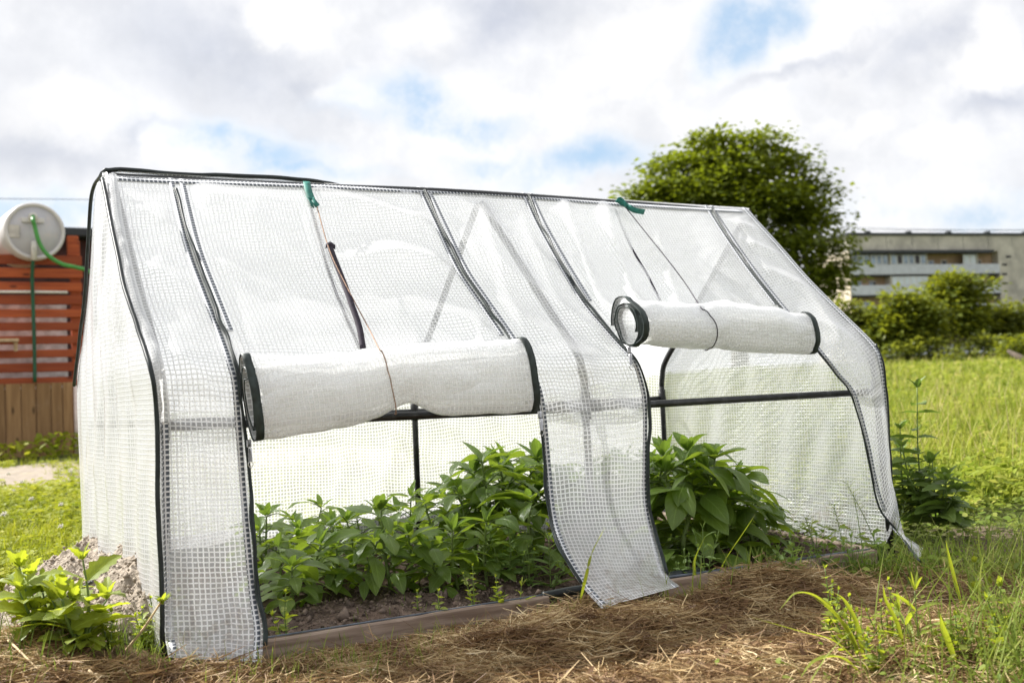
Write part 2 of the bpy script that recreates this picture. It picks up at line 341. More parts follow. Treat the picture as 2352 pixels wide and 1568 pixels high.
# ------------------------------------------------------------------ ground
def H(x, y):
    x = np.asarray(x, float); y = np.asarray(y, float)
    r = np.hypot(x-CAM[0], y-CAM[1]); az = np.arctan2(x-CAM[0], y-CAM[1])
    z = -.058 + .035*ss(r, 3, 8) + np.clip((r-5)/36, 0, 1)**1.15*1.02*ss(az, .40, .72)
    near = ss(r, 9, 4)
    z = z + near*(fbm(x*3, y*3, 3)-.47)*.04 + ss(r, 60, 10)*(fbm(x*.7, y*.7, 9, 2)-.37)*.10*ss(r, 2.5, 6)
    inb = ss(x, -.0, .05)*ss(x, 1.76, 1.70)*ss(y, -.045, -.028)*ss(y, .93, .90)
    soil = -.026+.016*ss(y, -.05, .3) + (fbm(x*16, y*16, 21)-.47)*.035 + (fbm(x*45, y*45, 5, 3)-.44)*.022
    z = z*(1-inb)+soil*inb
    out = 1-inb
    for cx, cy, sx, sy, h in ((.66, -.30, .26, .12, .040), (1.14, -.22, .16, .09, .060), (1.25, -.80, .17, .13, .05), (.25, -.62, .3, .16, .02),
                              (-.21, .03, .165, .20, .104), (.80, -.66, .25, .12, .022), (.76, -.13, .12, .05, .030)):
        z = z + out*h*np.exp(-((x-cx)/sx)**2-((y-cy)/sy)**2)
    lump = ss(-y, .08, .2)*ss(x, 1.9, 1.5)*ss(y, -1.6, -1.2)*ss(x, -.9, -.6)
    z = z + lump*((fbm(x*8, y*8, 61, 3)-.44)*.045)
    return z
def axis(lo, hi, step, far, g=1.16):
    a = list(np.arange(lo, hi+1e-9, step)); d = step; 
    while a[-1] < far: d *= g; a.append(a[-1]+d)
    d = step
    while a[0] > -far: d *= g; a.insert(0, a[0]-d)
    return np.array(a)
gx = axis(-.9, 2.5, .017, 900); gy = axis(-1.15, 1.1, .017, 900)
GX, GY = np.meshgrid(gx, gy, indexing='ij'); GZ = H(GX, GY)
nx, ny = GX.shape; I = np.arange(nx*ny).reshape(nx, ny)
GF = np.stack([I[:-1, :-1], I[1:, :-1], I[1:, 1:], I[:-1, 1:]], -1).reshape(-1, 4)
hayz = ss((fbm(GX*4, GY*4, 31)-.47)*.6+ .6*np.maximum(ss(GX, -1.0, -.6)*ss(GX, 1.75, 1.3)*ss(GY, -1.5, -1.2)*ss(GY, .02, -.05), np.exp(-((GX+.32)/.35)**2-((GY-.0)/.30)**2)), .15, .3)
inb = ss(GX, -.0, .05)*ss(GX, 1.76, 1.70)*ss(GY, -.045, -.028)*ss(GY, .93, .90)
zc = np.zeros((nx, ny, 3)); zc[:] = (.085, .10, .028)
dirt = ss(fbm(GX*2.2, GY*2.2, 77), .50, .62)*ss(np.hypot(GX, GY), 12, 3); zc = zc*(1-dirt[..., None])+np.array((.17, .13, .09))*dirt[..., None]
zc = zc*(1-hayz[..., None])+np.array((.13, .085, .045))*hayz[..., None]; zc = zc*(1-inb[..., None])+np.array((.115, .083, .066))*inb[..., None]
m, t = newmat('ground'); at_ = t.n('ShaderNodeAttribute', attribute_name='zone').outputs[0]; co = t.n('ShaderNodeTexCoord').outputs['Object']
n1 = t.noise(co, 55, 8, .7); n2 = t.noise(co, 4, 5)
c = t.mixc(t.mapr(n1, .3, .75), t.vmath('MULTIPLY', at_, (.5, .5, .5)), t.vmath('MULTIPLY', at_, (1.5, 1.5, 1.5)))
c = t.mixc(t.mapr(n2, .5, .7, 0, .5), c, t.vmath('MULTIPLY', at_, (1.35, 1.2, 1.0)))
b = t.n('ShaderNodeBsdfPrincipled', {'Base Color': c, 'Roughness': .95, 'Specular IOR Level': .1, 'Normal': t.n('ShaderNodeBump', {'Strength': .9, 'Distance': .012, 'Height': n1}).outputs[0]})
t.n('ShaderNodeOutputMaterial', {0: b}); GROUND = m
g = mesh('ground', np.stack([GX, GY, GZ], -1).reshape(-1, 3), GF, GROUND, col=zc.reshape(-1, 3)); tag(g, kind='structure')

# sandy path in front of the slatted screen on the left
SAND = plain('sand', (.29, .24, .19), .95, .2, 14, bump=.01, dark=(.30, .26, .15), dscale=3)
px_, py_ = np.meshgrid(np.linspace(-3, 3.2, 70), np.linspace(0, 1, 22), indexing='ij')
ylo = 4.8+.5*vn(px_*1.5, px_*0, 4)+.25*vn(px_*6, 0*px_, 8); yhi = 8.6+.5*vn(px_*1.3, 0*px_, 14)+.2*vn(px_*7, 0*px_, 9)
yy = ylo+(yhi-ylo)*py_; zz = H(px_, yy)+.004+.03*np.sin(py_*math.pi)
I = np.arange(px_.size).reshape(px_.shape)
tag(mesh('path', np.stack([px_, yy, zz], -1).reshape(-1, 3), np.stack([I[:-1, :-1], I[1:, :-1], I[1:, 1:], I[:-1, 1:]], -1).reshape(-1, 4), SAND), kind='structure')

# ------------------------------------------------------------------ greenhouse
L, D, HE, HR, HP = 1.766, .92, .46, .903, .364
GH = empty('greenhouse', (0, 0, 0), 'small white woven film greenhouse with two rolled up doors over the pepper bed', 'greenhouse')
SN = norm((0, -(HR-HE), .46))
def slope(px, py, off=0.0):
    v = ray(px, py); p0 = np.array([0, 0, HE])+SN*off; return CAM+v*(((p0-CAM) @ SN)/(v @ SN))
def surf(p, off=0.0):
    if len(p) == 4: return ony(p[0], p[1], p[2]) if p[3] == 'y' else onz(p[0], p[1], p[2])
    s = slope(p[0], p[1], off)
    if s[2] > HE-.005: return s
    return ony(p[0], p[1], -off)
def curve(pts, n, off=0.0, sm=3):
    P = np.array([surf(p, off) for p in pts]); P = resample(catmull(P, 8), n)
    return P
E0 = [(246, 402), (262, 520), (297, 680), (330, 775), (352, 850), (365, 972), (370, 1200), (378, 1440, -.012, 'y'), (383, 1485, -.052, 'y'), (387, 1508, -.062, 'y')]
Z1 = [(404, 410), (440, 560), (480, 670), (515, 760), (540, 830), (553, 880), (560, 965), (570, 1100), (578, 1200, -.01, 'y'), (592, 1350, -.02, 'y'), (605, 1440, -.045, 'y'), (604, 1480, -.056, 'y'), (601, 1523, -.078, 'y')]
Z2 = [(972, 430), (1010, 510), (1060, 615), (1110, 690), (1165, 770), (1200, 830), (1225, 885), (1238, 950), (1250, 1080), (1262, 1190, -.03, 'y'), (1290, 1270, -.10, 'y'), (1332, 1340, -.15, 'y'), (1382, 1397, -.20, 'y')]
Z3 = [(1210, 443), (1240, 510), (1290, 600), (1345, 690), (1390, 745), (1430, 790), (1462, 825), (1480, 872), (1490, 930), (1490, 1050), (1491, 1150), (1506, 1230, -.02, 'y'), (1530, 1315, -.08, 'y'), (1562, 1346, -.17, 'y')]
Z4 = [(1628, 472), (1665, 530), (1720, 610), (1790, 700), (1850, 770), (1885, 815), (1920, 860), (1955, 905), (1985, 1010), (2005, 1110), (2025, 1175), (2060, 1222, -.02, 'y'), (2110, 1290, -.20, 'y')]
E5 = [(1714, 477), (1790, 560), (1860, 640), (1940, 720), (2010, 790), (2028, 830), (2037, 900), (2045, 1030), (2053, 1150), (2060, 1212), (2120, 1258, -.10, 'y')]
def trunc_(z, y): return [p for p in z if p[1] <= y]
def wrinkle(x, y, z, seed):
    """film slack: broad sags and sharper slanting folds"""
    a = (fbm(x*3.2+seed, y*3.2+z*3.2, seed, 2)-.33)*.022
    q = (x*.62+z*1.0)*7+1.6*vn(x*3, z*3, seed+5); f1 = np.abs(((q % 1)-.5)*2)
    q2 = (x*1.3-z*.55)*6+1.8*vn(x*2.5, z*2.5, seed+9); f2 = np.abs(((q2 % 1)-.5)*2)
    k1 = ss(vn(x*2.6, z*2.6, seed+2), .35, .7); k2 = ss(vn(x*2.6+7, z*2.6, seed+3), .45, .75)
    return a+.013*k1*(f1**2)+.010*k2*(f2**3)+(fbm(x*14, z*14+y*9, seed+4, 2)-.38)*.004
def sheet(P, name, nrm, seed, amp=1.0, pin=True, parent=None, mat=None, uvw=None):
    nu, nv = P.shape[:2]
    u = np.linspace(0, 1, nu)[:, None]*np.ones((1, nv)); v = np.linspace(0, 1, nv)[None]*np.ones((nu, 1))
    wid = np.mean(np.linalg.norm(P[-1]-P[0], axis=1)) if uvw is None else uvw
    Lv = np.r_[0, np.cumsum(np.linalg.norm(np.diff(P.mean(0), axis=0), axis=1))]
    uv = np.stack([u*wid+seed*.013, Lv[None]*np.ones((nu, 1))], -1)
    edge = ss(np.minimum(u, 1-u)*wid, .012, .06)*np.minimum(1, 9*v)
    d = np.maximum(wrinkle(P[..., 0], P[..., 1], P[..., 2], seed)*amp, -.003)*edge
    Q = P+d[..., None]*np.asarray(nrm)
    I = np.arange(nu*nv).reshape(nu, nv)
    Fc = np.stack([I[:-1, :-1], I[1:, :-1], I[1:, 1:], I[:-1, 1:]], -1).reshape(-1, 4)
    return mesh(name, Q.reshape(-1, 3), Fc, mat or FILM, parent or GH, uv.reshape(-1, 2)), Q
def strip(a, b, name, seed, nu, nv, amp=1.0, swell=0.0):
    A, B = curve(a, nv), curve(b, nv); u = np.linspace(0, 1, nu)[:, None, None]
    P = A[None]*(1-u)+B[None]*u
    v = np.linspace(0, 1, nv)
    P[..., 1] -= swell*np.sin(u[..., 0]*math.pi)*np.maximum(0, np.sin(v[None]*9+u[..., 0]*2))*ss(v, .5, .7)[None]
    return sheet(P, name, SN*.75+np.array([0, -.25, 0]), seed, amp)
strip(E0, Z1, 'front_strip', 11, 26, 110, .9, .012)
strip(Z2, Z3, 'front_strip', 12, 34, 110, 1.0, .016)
strip(Z4, E5, 'front_strip', 13, 24, 110, .8, .010)
def trunc(z, zmin_px):       # upper part of a zip curve, down to behind the roll
    return [p for p in z if p[1] <= zmin_px]
def roofpanel(a, b, name, seed, ca, cb):
    A = curve(trunc(a, ca), 70); B = curve(trunc(b, cb), 70); u = np.linspace(0, 1, 60)[:, None, None]
    P = A[None]*(1-u)+B[None]*u; v = np.linspace(0, 1, 70)
    P -= SN*(.010*np.sin(u[..., 0]*math.pi)*np.sin(v[None]*math.pi))[..., None]
    return sheet(P, name, SN, seed, 1.25)
roofpanel(Z1, Z2, 'roof_door_panel', 21, 885, 890)
roofpanel(Z3, Z4, 'roof_door_panel', 22, 800, 800)
# back panel: slope and wall
prof = resample(catmull([(.46, HR), (.70, .685), (.90, .50), (.925, .44), (.925, .2), (.93, -.02)], 6), 90)
nu = 120; P = np.zeros((nu, 90, 3)); P[..., 0] = np.linspace(0, L, nu)[:, None]; P[..., 1:] = prof[None]
P[..., 1] -= (.010*np.sin(np.linspace(0, 9, nu))[:, None]*np.linspace(0, 1, 90)[None])
sheet(P, 'back_panel', (0, .7, .5), 31, 1.1, uvw=L)
# end panels
def endpanel(name, front, back, seed, nrm, nv=90, nu=56, bulge=.01):
    A = resample(catmull(np.array(front), 8), nv); B = resample(catmull(np.array(back), 8), nv); u = np.linspace(0, 1, nu)[:, None, None]
    P = A[None]*(1-u)+B[None]*u
    v = np.linspace(0, 1, nv)[None]; uu = u[..., 0]
    P = P+np.asarray(nrm)*(bulge*np.sin(uu*math.pi)*np.sin(v*math.pi))[..., None]
    # own grid in the plane of the panel so the weave keeps its size
    Q = P.copy(); d = .45*wrinkle(P[..., 1]*1.6, P[..., 0], P[..., 2]*.45, seed)*np.minimum(1, 8*np.minimum(uu, 1-uu))
    vert = .0045*np.sin(P[..., 1]*44+P[..., 2]*3+1.5*vn(P[..., 1]*2, P[..., 2]*1.2, seed))*ss(P[..., 2], .85, .3)*np.minimum(1, 6*np.minimum(uu, 1-uu))
    Q = Q+(d+vert)[..., None]*np.asarray(nrm)
    I = np.arange(nu*nv).reshape(nu, nv); Fc = np.stack([I[:-1, :-1], I[1:, :-1], I[1:, 1:], I[:-1, 1:]], -1).reshape(-1, 4)
    return mesh(name, Q.reshape(-1, 3), Fc, FILM, GH, P[..., 1:].reshape(-1, 2))
f0 = [surf(p) for p in E0[:8]]+[np.array([0, .0, -.04])]
f0[0] = np.array([0, .44, .895])
b0 = [np.array([0, .475, .9])]+[onx(*p, 0) for p in ((218, 450), (205, 640), (190, 780), (177, 885), (184, 1100), (190, 1240))]+[np.array([0, .92, -.03])]
endpanel('end_panel', f0, b0, 41, (-1, 0, 0), bulge=.012)
f1 = [surf(p) for p in E5[:9]]+[np.array([L, 0, .03]), np.array([L-.01, .02, -.02])]
b1 = [np.array([L, .475, .9]), np.array([L, .7, .685]), np.array([L, .905, .49]), np.array([L, .925, .40]), np.array([L, .92, .1]), np.array([L+.0, .92, -.03])]
endpanel('end_panel', f1, b1, 43, (1, 0, 0), bulge=.03)

# frame of black tube
XS = (0.012, .887, L-.012)
for i, x in enumerate(XS):
    for (y0, y1, tn) in ((.017, .447, 'front'), (.905, .473, 'back')):
        ye = y0
        leg = MB().tube([(x+(.022 if x > 1.7 and tn == 'front' else 0), ye, -.06), (x, ye, HP-.0), (x, ye, HE-.055)], .0085, 10); leg.build('frame_leg', POLE, GH)
        mid = (y0*.96+y1*.04)
        raf = MB().tube(catmull([(x, ye, HE-.056), (x, ye+(y1-y0)*.012, HE-.03), (x, ye+(y1-y0)*.06, HE+.02), (x, ye+(y1-y0)*.3, HE+.118), (x, (y0+y1)/2, HE+.203), (x, y1, HR-.03)], 6), .0085, 10); raf.build('frame_rafter', POLE, GH)
        MB().tube([(x, ye, HP-.028), (x, ye, HP+.028)], .0112, 12).build('tee_connector', POLE, GH)
MB().tube([(0, .46, HR-.014), (.44, .46, HR-.011), (.887, .46, HR-.004), (L, .46, HR-.014)], .009, 10, res=6).build('ridge_pole', POLE, GH)
for y in (.014, .908):
    MB().tube([(0, y, HP), (L/2, y, HP-.004), (L, y, HP)], .0085, 10).build('side_rail', POLE, GH)

# piping along the seams
def seam(pts3, r, name='edge_piping', mat=None, res=8, wob=.0015, n=6, flat=None):
    P = catmull(np.array(pts3), res); k = np.arange(len(P))
    P = P+np.stack([vn(k*.35, 0*k, 3)-.5, vn(k*.35, 0*k, 5)-.5, vn(k*.35, 0*k, 7)-.5], 1)*wob*2
    b_ = MB().tube(P, r, n); return b_.build(name, mat or PIPING, GH)
seam([np.array([-.004, .50, .888]), np.array([-.002, .47, .900]), np.array([.02, .463, .906]), np.array([.14, .466, .906]), np.array([.25, .468, .909]), np.array([.42, .468, .911]), np.array([.50, .474, .905]), np.array([.56, .482, .895])], .0052)
seam([surf(p, .003)+np.array([-.004, -.002, 0]) for p in [(238, 412)]+E0[1:8]]+[np.array([0, -.004, -.03])], .0043)
seam([p+np.array([-.006, .004, 0]) for p in b0[:-3]], .0042)
seam([surf(p, .003) for p in E5[4:10]], .0026)
WEB, t = newmat('webbing')                                        # dark tape under the weave: white threads over near black
wu = t.n('ShaderNodeSeparateXYZ', {0: t.n('ShaderNodeUVMap').outputs[0]})
def thr(v, sc, off): return t.mapr(t.math('ABSOLUTE', t.math('SUBTRACT', t.math('FRACT', t.math('ADD', t.math('MULTIPLY', v, sc), off)), .5)), .30, .38)
wm = t.math('MAXIMUM', thr(wu.outputs[0], .0055/.009, .25), thr(wu.outputs[1], 1/.009, 0))
t.n('ShaderNodeOutputMaterial', {0: t.n('ShaderNodeBsdfPrincipled', {'Base Color': t.mixc(wm, (.075, .09, .115), (.74, .75, .77)), 'Roughness': .4})})
def web(pts, dx, half=.0055, n=90):
    P = curve(pts, n, .0022)+np.array([dx, 0, 0]); P[:, 1] -= .0006*(P[:, 2] < HE)
    MB().ribbon(P, np.array([half, 0, 0]), .0006).build('seam_webbing', WEB, GH)
for pts, sides in ((E0, (.010,)), (Z1, (-.011,)), (trunc_(Z1, 810), (.012,)), (trunc_(Z2, 800), (-.012,)), (Z2, (.011,)), (Z3, (-.011,)), (trunc_(Z3, 700), (.012,)), (trunc_(Z4, 700), (-.012,)), (Z4[:-2], (.010,)), (E5, (-.011,))):
    for dx in sides: web(pts, dx)
P = np.array([slope(*p, .0022) for p in [(250, 409), (400, 417), (700, 427), (970, 440), (1100, 443), (1212, 452), (1420, 469), (1630, 482), (1705, 486)]])
MB().ribbon(P, np.array([0, -.0055, -.0055]), .0008, res=6).build('seam_webbing', WEB, GH)
# a tightly pulled, shiny hem next to the left front seam
A = curve(E0[:6], 60, .004); A2 = A+np.array([.018, -.004, 0]); P = np.stack([A, (A+A2)/2+np.array([0, -.006, .003]), A2]); P += ((vn(P[..., 2]*60, P[..., 0]*60, 2)-.5)*.005)[..., None]*SN
uvh = np.stack([np.linspace(0, .02, 3)[:, None]*np.ones((1, 60)), np.linspace(0, .7, 60)[None]*np.ones((3, 1))], -1); I = np.arange(180).reshape(3, 60)
mesh('seam_hem', (P+SN*.002).reshape(-1, 3), np.stack([I[:-1, :-1], I[1:, :-1], I[1:, 1:], I[:-1, 1:]], -1).reshape(-1, 4), FILM_ROLL, GH, uvh.reshape(-1, 2))

# zips: tape with a coil, pullers
def zipper(pts, half=.0035, off=.006, top=0):
    P = resample(catmull(np.array([surf(p, off) if len(p) == 2 else surf(p)+np.array([0, -off, 0]) for p in pts]), 8), 110)
    k = np.arange(110); T = np.gradient(P, axis=0); wv = np.cross(T, SN); wv /= np.linalg.norm(wv, axis=1)[:, None]
    P = P+wv*((vn(k*.22, 0*k, len(pts))-.5)*.007)[:, None]
    tw = half*(.65+.8*vn(k*.15, 0*k, 17+len(pts)))[:, None]
    z = MB().ribbon(P, wv*tw+np.array([0, 0, .001]), .002).build('zipper', TAPE, GH)
    MB().tube(P+SN*.0016, .0016, 5).build('zip_coil', PIPING, z)
    return z
def puller(z, p, ang=0.0):
    p = np.asarray(p); b_ = MB().box(p, (.008, .006, .014), bev=.002)
    b_.build('zip_slider', METAL, z)
    MB().box(p+np.array([.001, -.003, -.02]), (.007, .0015, .024), bev=.0007).tube([p+np.array([.001, -.003, -.030]), p+np.array([.0055, -.003, -.036]), p+np.array([.001, -.003, -.043]), p+np.array([-.0035, -.003, -.036]), p+np.array([.001, -.003, -.030])], .0008, 6, res=4).build('zip_puller', METAL, z)
za = zipper([(405, 432)]+Z1[1:-1]); zb = zipper([(978, 437)]+Z2[1:-1]); zc_ = zipper([(1213, 447)]+Z3[1:-1]); zd = zipper([(1633, 476)]+Z4[1:])
puller(za, ony(572, 1018, -.03)); puller(zb, ony(1240, 952, -.03)); puller(zc_, ony(1445, 803, -.035)); 

# rolled doors
def roll(axis_pts, hz, hy, name, turns, label, tilt=None, pinch=None, seed=0, ns=60, core=.45):
    """a flattened roll of film: spiral section swept along the eave"""
    C_ = catmull(np.array(axis_pts), 12); C_ = resample(C_, ns); nt = int(turns*30)
    th = np.linspace(0, turns*2*math.pi, nt); V = np.zeros((ns, nt, 3)); uv = np.zeros((ns, nt, 2))
    s = np.linspace(0, 1, ns); hzv = np.interp(s, np.linspace(0, 1, len(hz)), hz); hyv = np.interp(s, np.linspace(0, 1, len(hy)), hy)
    per = 0
    for j, a in enumerate(th):
        k = 1-(1-core)*(a/th[-1])
        ph = a+math.pi*.95                           # starts at the back, over the top, down the front
        cy, cz = -math.cos(ph-math.pi)*k, math.sin(ph)*-1*k
        cy = math.cos(a)*k; cz = math.sin(a)*k       # a=0 back (y+), pi/2 top, pi front
        w_ = (vn(s*5+j*.03, s*0+a*.9, seed)-.5)*.020+(vn(s*16+a*1.5, s*0+a*2.2, seed+1)-.5)*.007+.004*np.abs(((s*9+a*1.1+2*vn(s*4, s*0+a, seed+3)) % 1)-.5)
        V[:, j, 0] = C_[:, 0]+(0 if tilt is None else tilt*cz*hzv); V[:, j, 1] = C_[:, 1]+cy*hyv+w_*cy; V[:, j, 2] = C_[:, 2]+cz*hzv+w_*cz
        if j: per += float(np.linalg.norm(V[ns//2, j]-V[ns//2, j-1]))
        uv[:, j, 0] = s*np.linalg.norm(C_[-1]-C_[0]); uv[:, j, 1] = per
    if pinch:
        sp, dep, wd = pinch
        low = ss(-(V[..., 2]-C_[:, None, 2])/hzv[:, None], -.2, 1.0)
        V[..., 2] += (dep*np.exp(-((s-sp)/wd)**2))[:, None]*low
    I = np.arange(ns*nt).reshape(ns, nt); Fc = np.stack([I[:-1, :-1], I[1:, :-1], I[1:, 1:], I[:-1, 1:]], -1).reshape(-1, 4)
    o = mesh(name, V.reshape(-1, 3), Fc, FILM_ROLL, GH, uv.reshape(-1, 2)); o['label'] = label
    for e, sg in ((0, 1), (ns-1, -1)):
        dx = C_[1]-C_[0] if e == 0 else C_[-1]-C_[-2]; dx = norm(dx)*.0075
        m1 = nt if (e == 0) else nt//2+6
        path = V[e, :m1]; ctr = C_[e]; outw = path-ctr; outw[:, 0] = 0; outw /= np.linalg.norm(outw, axis=1)[:, None]+1e-9
        MB().ribbon(path+outw*.0022+dx*sg*.75, dx, .0018).build('edge_tape', TAPE, o)
    return o, V, C_
tp = [ony(*p, -.03) for p in ((552, 812), (720, 802), (885, 789), (1040, 774), (1200, 766))]; bt = [ony(*p, -.03) for p in ((590, 1028), (740, 998), (895, 974), (1060, 966), (1228, 960))]
ax1 = [(a+b_)/2 for a, b_ in zip(tp, bt)]
for a in ax1: a[1] = -.035
r1, V1, C1 = roll(ax1, [(a-b_)[2]/2 for a, b_ in zip(tp, bt)], [.034, .036, .030, .036, .032], 'rolled_door', 2.2, 'flattened door roll sagging under a thin tan cord', tilt=-.13, pinch=(.52, .024, .075), seed=51)
tp = [ony(*p, .01) for p in ((1420, 680), (1600, 690), (1850, 716))]; bt = [ony(*p, .01) for p in ((1462, 806), (1640, 815), (1862, 818))]
ax2 = [(a+b_)/2 for a, b_ in zip(tp, bt)]
for a in ax2: a[1] = .01
r2, V2, C2 = roll(ax2, [(a-b_)[2]/2 for a, b_ in zip(tp, bt)], [.056, .052, .046], 'rolled_door', 2.6, 'round door roll with its coiled end showing', tilt=-.12, seed=61, core=.5)
# cords that hold the rolls up
def front_of(V, C_, px, s_extra=.003):
    """outer front half of a roll at the station nearest to pixel column px"""
    j = None; best = 1e9
    for i in range(len(C_)):
        v = C_[i]-CAM; x = 1176+FPX*(v @ RIGHT)/(v @ _f)
        if abs(x-px) < best: best = abs(x-px); j = i
    seg = V[j, 6:24]; o = seg-C_[j]; o[:, 0] = 0; return [p+norm(q)*s_extra for p, q in zip(seg, o)]
f = front_of(V1, C1, 872)
fx = f[-1][0]-f[0][0]
f = [p+np.array([.020*k/(len(f)-1)-.002, 0, 0]) for k, p in enumerate(f)]
MB().tube([slope(728, 474, .008), slope(757, 575, .010), slope(800, 665, .012), slope(845, 750, .012)]+f[3:], .0013, 6, res=4).build('tie_cord', CORD_TAN, r1)
MB().ribbon([slope(756, 562, .009), slope(770, 600, .010), slope(790, 650, .010), slope(808, 700, .012), slope(825, 750, .012), slope(834, 800, .008)], np.array([.0062, 0, .001]), .0012, res=5).build('tie_strap', CORD_DARK, r1)
MB().ribbon([slope(748, 566, .007), slope(758, 560, .012), slope(770, 568, .008)], np.array([.001, .002, .005]), .001, res=4).build('tie_strap', CORD_DARK, r1)
f = front_of(V2, C2, 1595); f = [p+np.array([.022*k/(len(f)-1), 0, 0]) for k, p in enumerate(f)]
MB().tube([slope(1432, 470, .008), slope(1480, 530, .010), slope(1540, 605, .012), slope(1577, 655, .014)]+f[4:], .0013, 6, res=4).build('tie_cord', CORD_DARK, r2)
k = MB(); k.ribbon([slope(704, 417, .006), slope(708, 436, .012), slope(716, 458, .010)], np.array([.0085, 0, 0]), .001, res=5); k.ribbon([slope(716, 456, .010), slope(724, 466, .012), slope(730, 474, .008)], np.array([.005, .002, .004]), .001, res=4)
k.ribbon([slope(706, 452, .008), slope(714, 464, .013), slope(718, 476, .008)], np.array([.004, 0, -.003]), .001, res=4); k.build('tie_ribbon', GREENRIB, r1)
k = MB(); k.ribbon([slope(1437, 472, .008), slope(1424, 464, .014), slope(1416, 459, .016), slope(1424, 457, .018), slope(1434, 466, .016), slope(1440, 474, .012)], np.array([.002, -.003, .004]), .001, res=5)
k.ribbon([slope(1438, 472, .010), slope(1455, 482, .014), slope(1468, 485, .012), slope(1480, 487, .006)], np.array([.001, -.003, .0065]), .001, res=5); k.build('tie_ribbon', GREENRIB, r2)
# straps hanging inside, seen through the film
for pts, mt in (([(700, 430), (726, 520), (760, 640), (800, 740), (826, 800)], CORD_DARK), ([(1412, 478), (1446, 560), (1486, 630), (1516, 690)], CORD_DARK)):
    MB().ribbon([slope(*p, -.012) for p in pts], np.array([.003, 0, .001]), .001, res=5).build('inner_strap', mt, GH)

# ------------------------------------------------------------------ raised bed, pipe, shaded back board
RB = empty('raised_bed', (.9, .4, -.03), 'raised bed of rough weathered boards under the greenhouse film', 'raised bed')
def board(a, b, h, th, name, mat=WOOD_BED, n=24, seed=0):
    a = np.array(a, float); b = np.array(b, float); d = b-a; Lb = np.linalg.norm(d[:2]); d2 = norm([d[0], d[1], 0]); pr = np.array([-d2[1], d2[0], 0])
    mb = MB(); V = []; 
    for i in range(n+1):
        s_ = i/n; p = a+d*s_; wz = (vn(s_*9, 0, seed)-.5)*.006; wy = (vn(s_*7, 3, seed)-.5)*.004
        for (yy_, zz_) in ((-th/2, 0), (-th/2, h-.003), (-th/2+.003, h), (th/2-.003, h), (th/2, h-.003), (th/2, 0)): V.append(p+pr*(yy_+wy)+np.array([0, 0, zz_+wz*(zz_ > .01)]))
    F = [(i*6+k, i*6+k+1, i*6+7+k, i*6+6+k) for i in range(n) for k in range(5)]+[(i*6+5, i*6, i*6+6, i*6+11) for i in range(n)]+[(0, 1, 2, 3, 4, 5)[::-1], tuple(n*6+k for k in range(6))]
    return mb.add(V, F).build(name, mat, RB, smooth=False)
board((.03, -.034, -.105), (.74, -.034, -.100), .092, .026, 'bed_board', seed=1)
board((1.02, -.034, -.098), (1.64, -.048, -.098), .088, .026, 'bed_board', seed=2)
board((.03, -.018, -.09), (.03, .93, -.07), .08, .025, 'bed_board', seed=3); board((1.66, -.02, -.09), (1.70, .93, -.07), .08, .025, 'bed_board', seed=4)
SHADED = plain('shaded_board', (.012, .013, .015), .7, .3, 20)  # near black stands for the shade on the back board
board((-.03, .955, -.08), (1.8, .955, -.06), .145, .02, 'back_board', SHADED, seed=5)
# blue-grey strip stapled along the board top
STRIP = plain('grey_strip', (.10, .12, .15), .5, .2, 40)
MB().tube([(.05, -.036, -.012), (.4, -.036, -.010), (.73, -.036, -.007)], .0018, 6, res=6).build('staple_strip', STRIP, RB); MB().tube([(1.03, -.034, -.009), (1.35, -.040, -.009), (1.63, -.048, -.009)], .003, 6, res=6).build('staple_strip', STRIP, RB)
tag(MB().tube([(.735, -.030, -.012), (.82, -.026, -.010), (.95, -.022, -.014), (1.06, -.020, -.010), (1.14, -.016, -.008)], .0098, 12, res=6).build('irrigation_pipe', PIPING), 'black plastic pipe in the gap between the two front bed boards', 'pipe')

# ------------------------------------------------------------------ leaves and plants
def leaf(mb, base, dirv, Ln, Wd, droop=.6, fold=.25, serr=0.0, nt=7, curl=0.0, shape='ovate', roll_=0.0, wav=.0):
    d = norm(dirv); side = np.cross(d, [0, 0, 1.]); side = norm(side) if np.linalg.norm(side) > .05 else np.array([1., 0, 0]); up = np.cross(side, d)
    if roll_: side, up = side*math.cos(roll_)+up*math.sin(roll_), up*math.cos(roll_)-side*math.sin(roll_)
    V = []; U = []; p = np.array(base, float); st = Ln/nt; us = (-1, -.5, 0, .5, 1)
    for i in range(nt+1):
        t_ = i/nt
        if shape == 'ovate': wd = (t_**.5)*(1-t_)**.85*2.35
        elif shape == 'lance': wd = (t_**.6)*(1-t_)**.6*1.55
        else: wd = (t_**.9)*(1-t_)**.55*1.75
        wd = max(wd, .02)*Wd/2
        if serr and 0 < i < nt: wd *= 1+(serr if i % 2 else -serr)
        a = droop*(t_**1.2); dd = norm(d*math.cos(a)-np.array([0, 0, 1.])*math.sin(a)*.9+up*0); upn = norm(np.cross(side, dd))
        for u_ in us:
            V.append(p+side*u_*wd+upn*(fold*abs(u_)*wd+wav*Wd*math.sin(t_*9+u_*3)*abs(u_)-curl*wd*u_*u_)); U.append((u_, t_))
        p = p+dd*st
    F = [(i*5+k, i*5+k+1, i*5+6+k, i*5+5+k) for i in range(nt) for k in range(4)]
    mb.add(V, F, U); return p
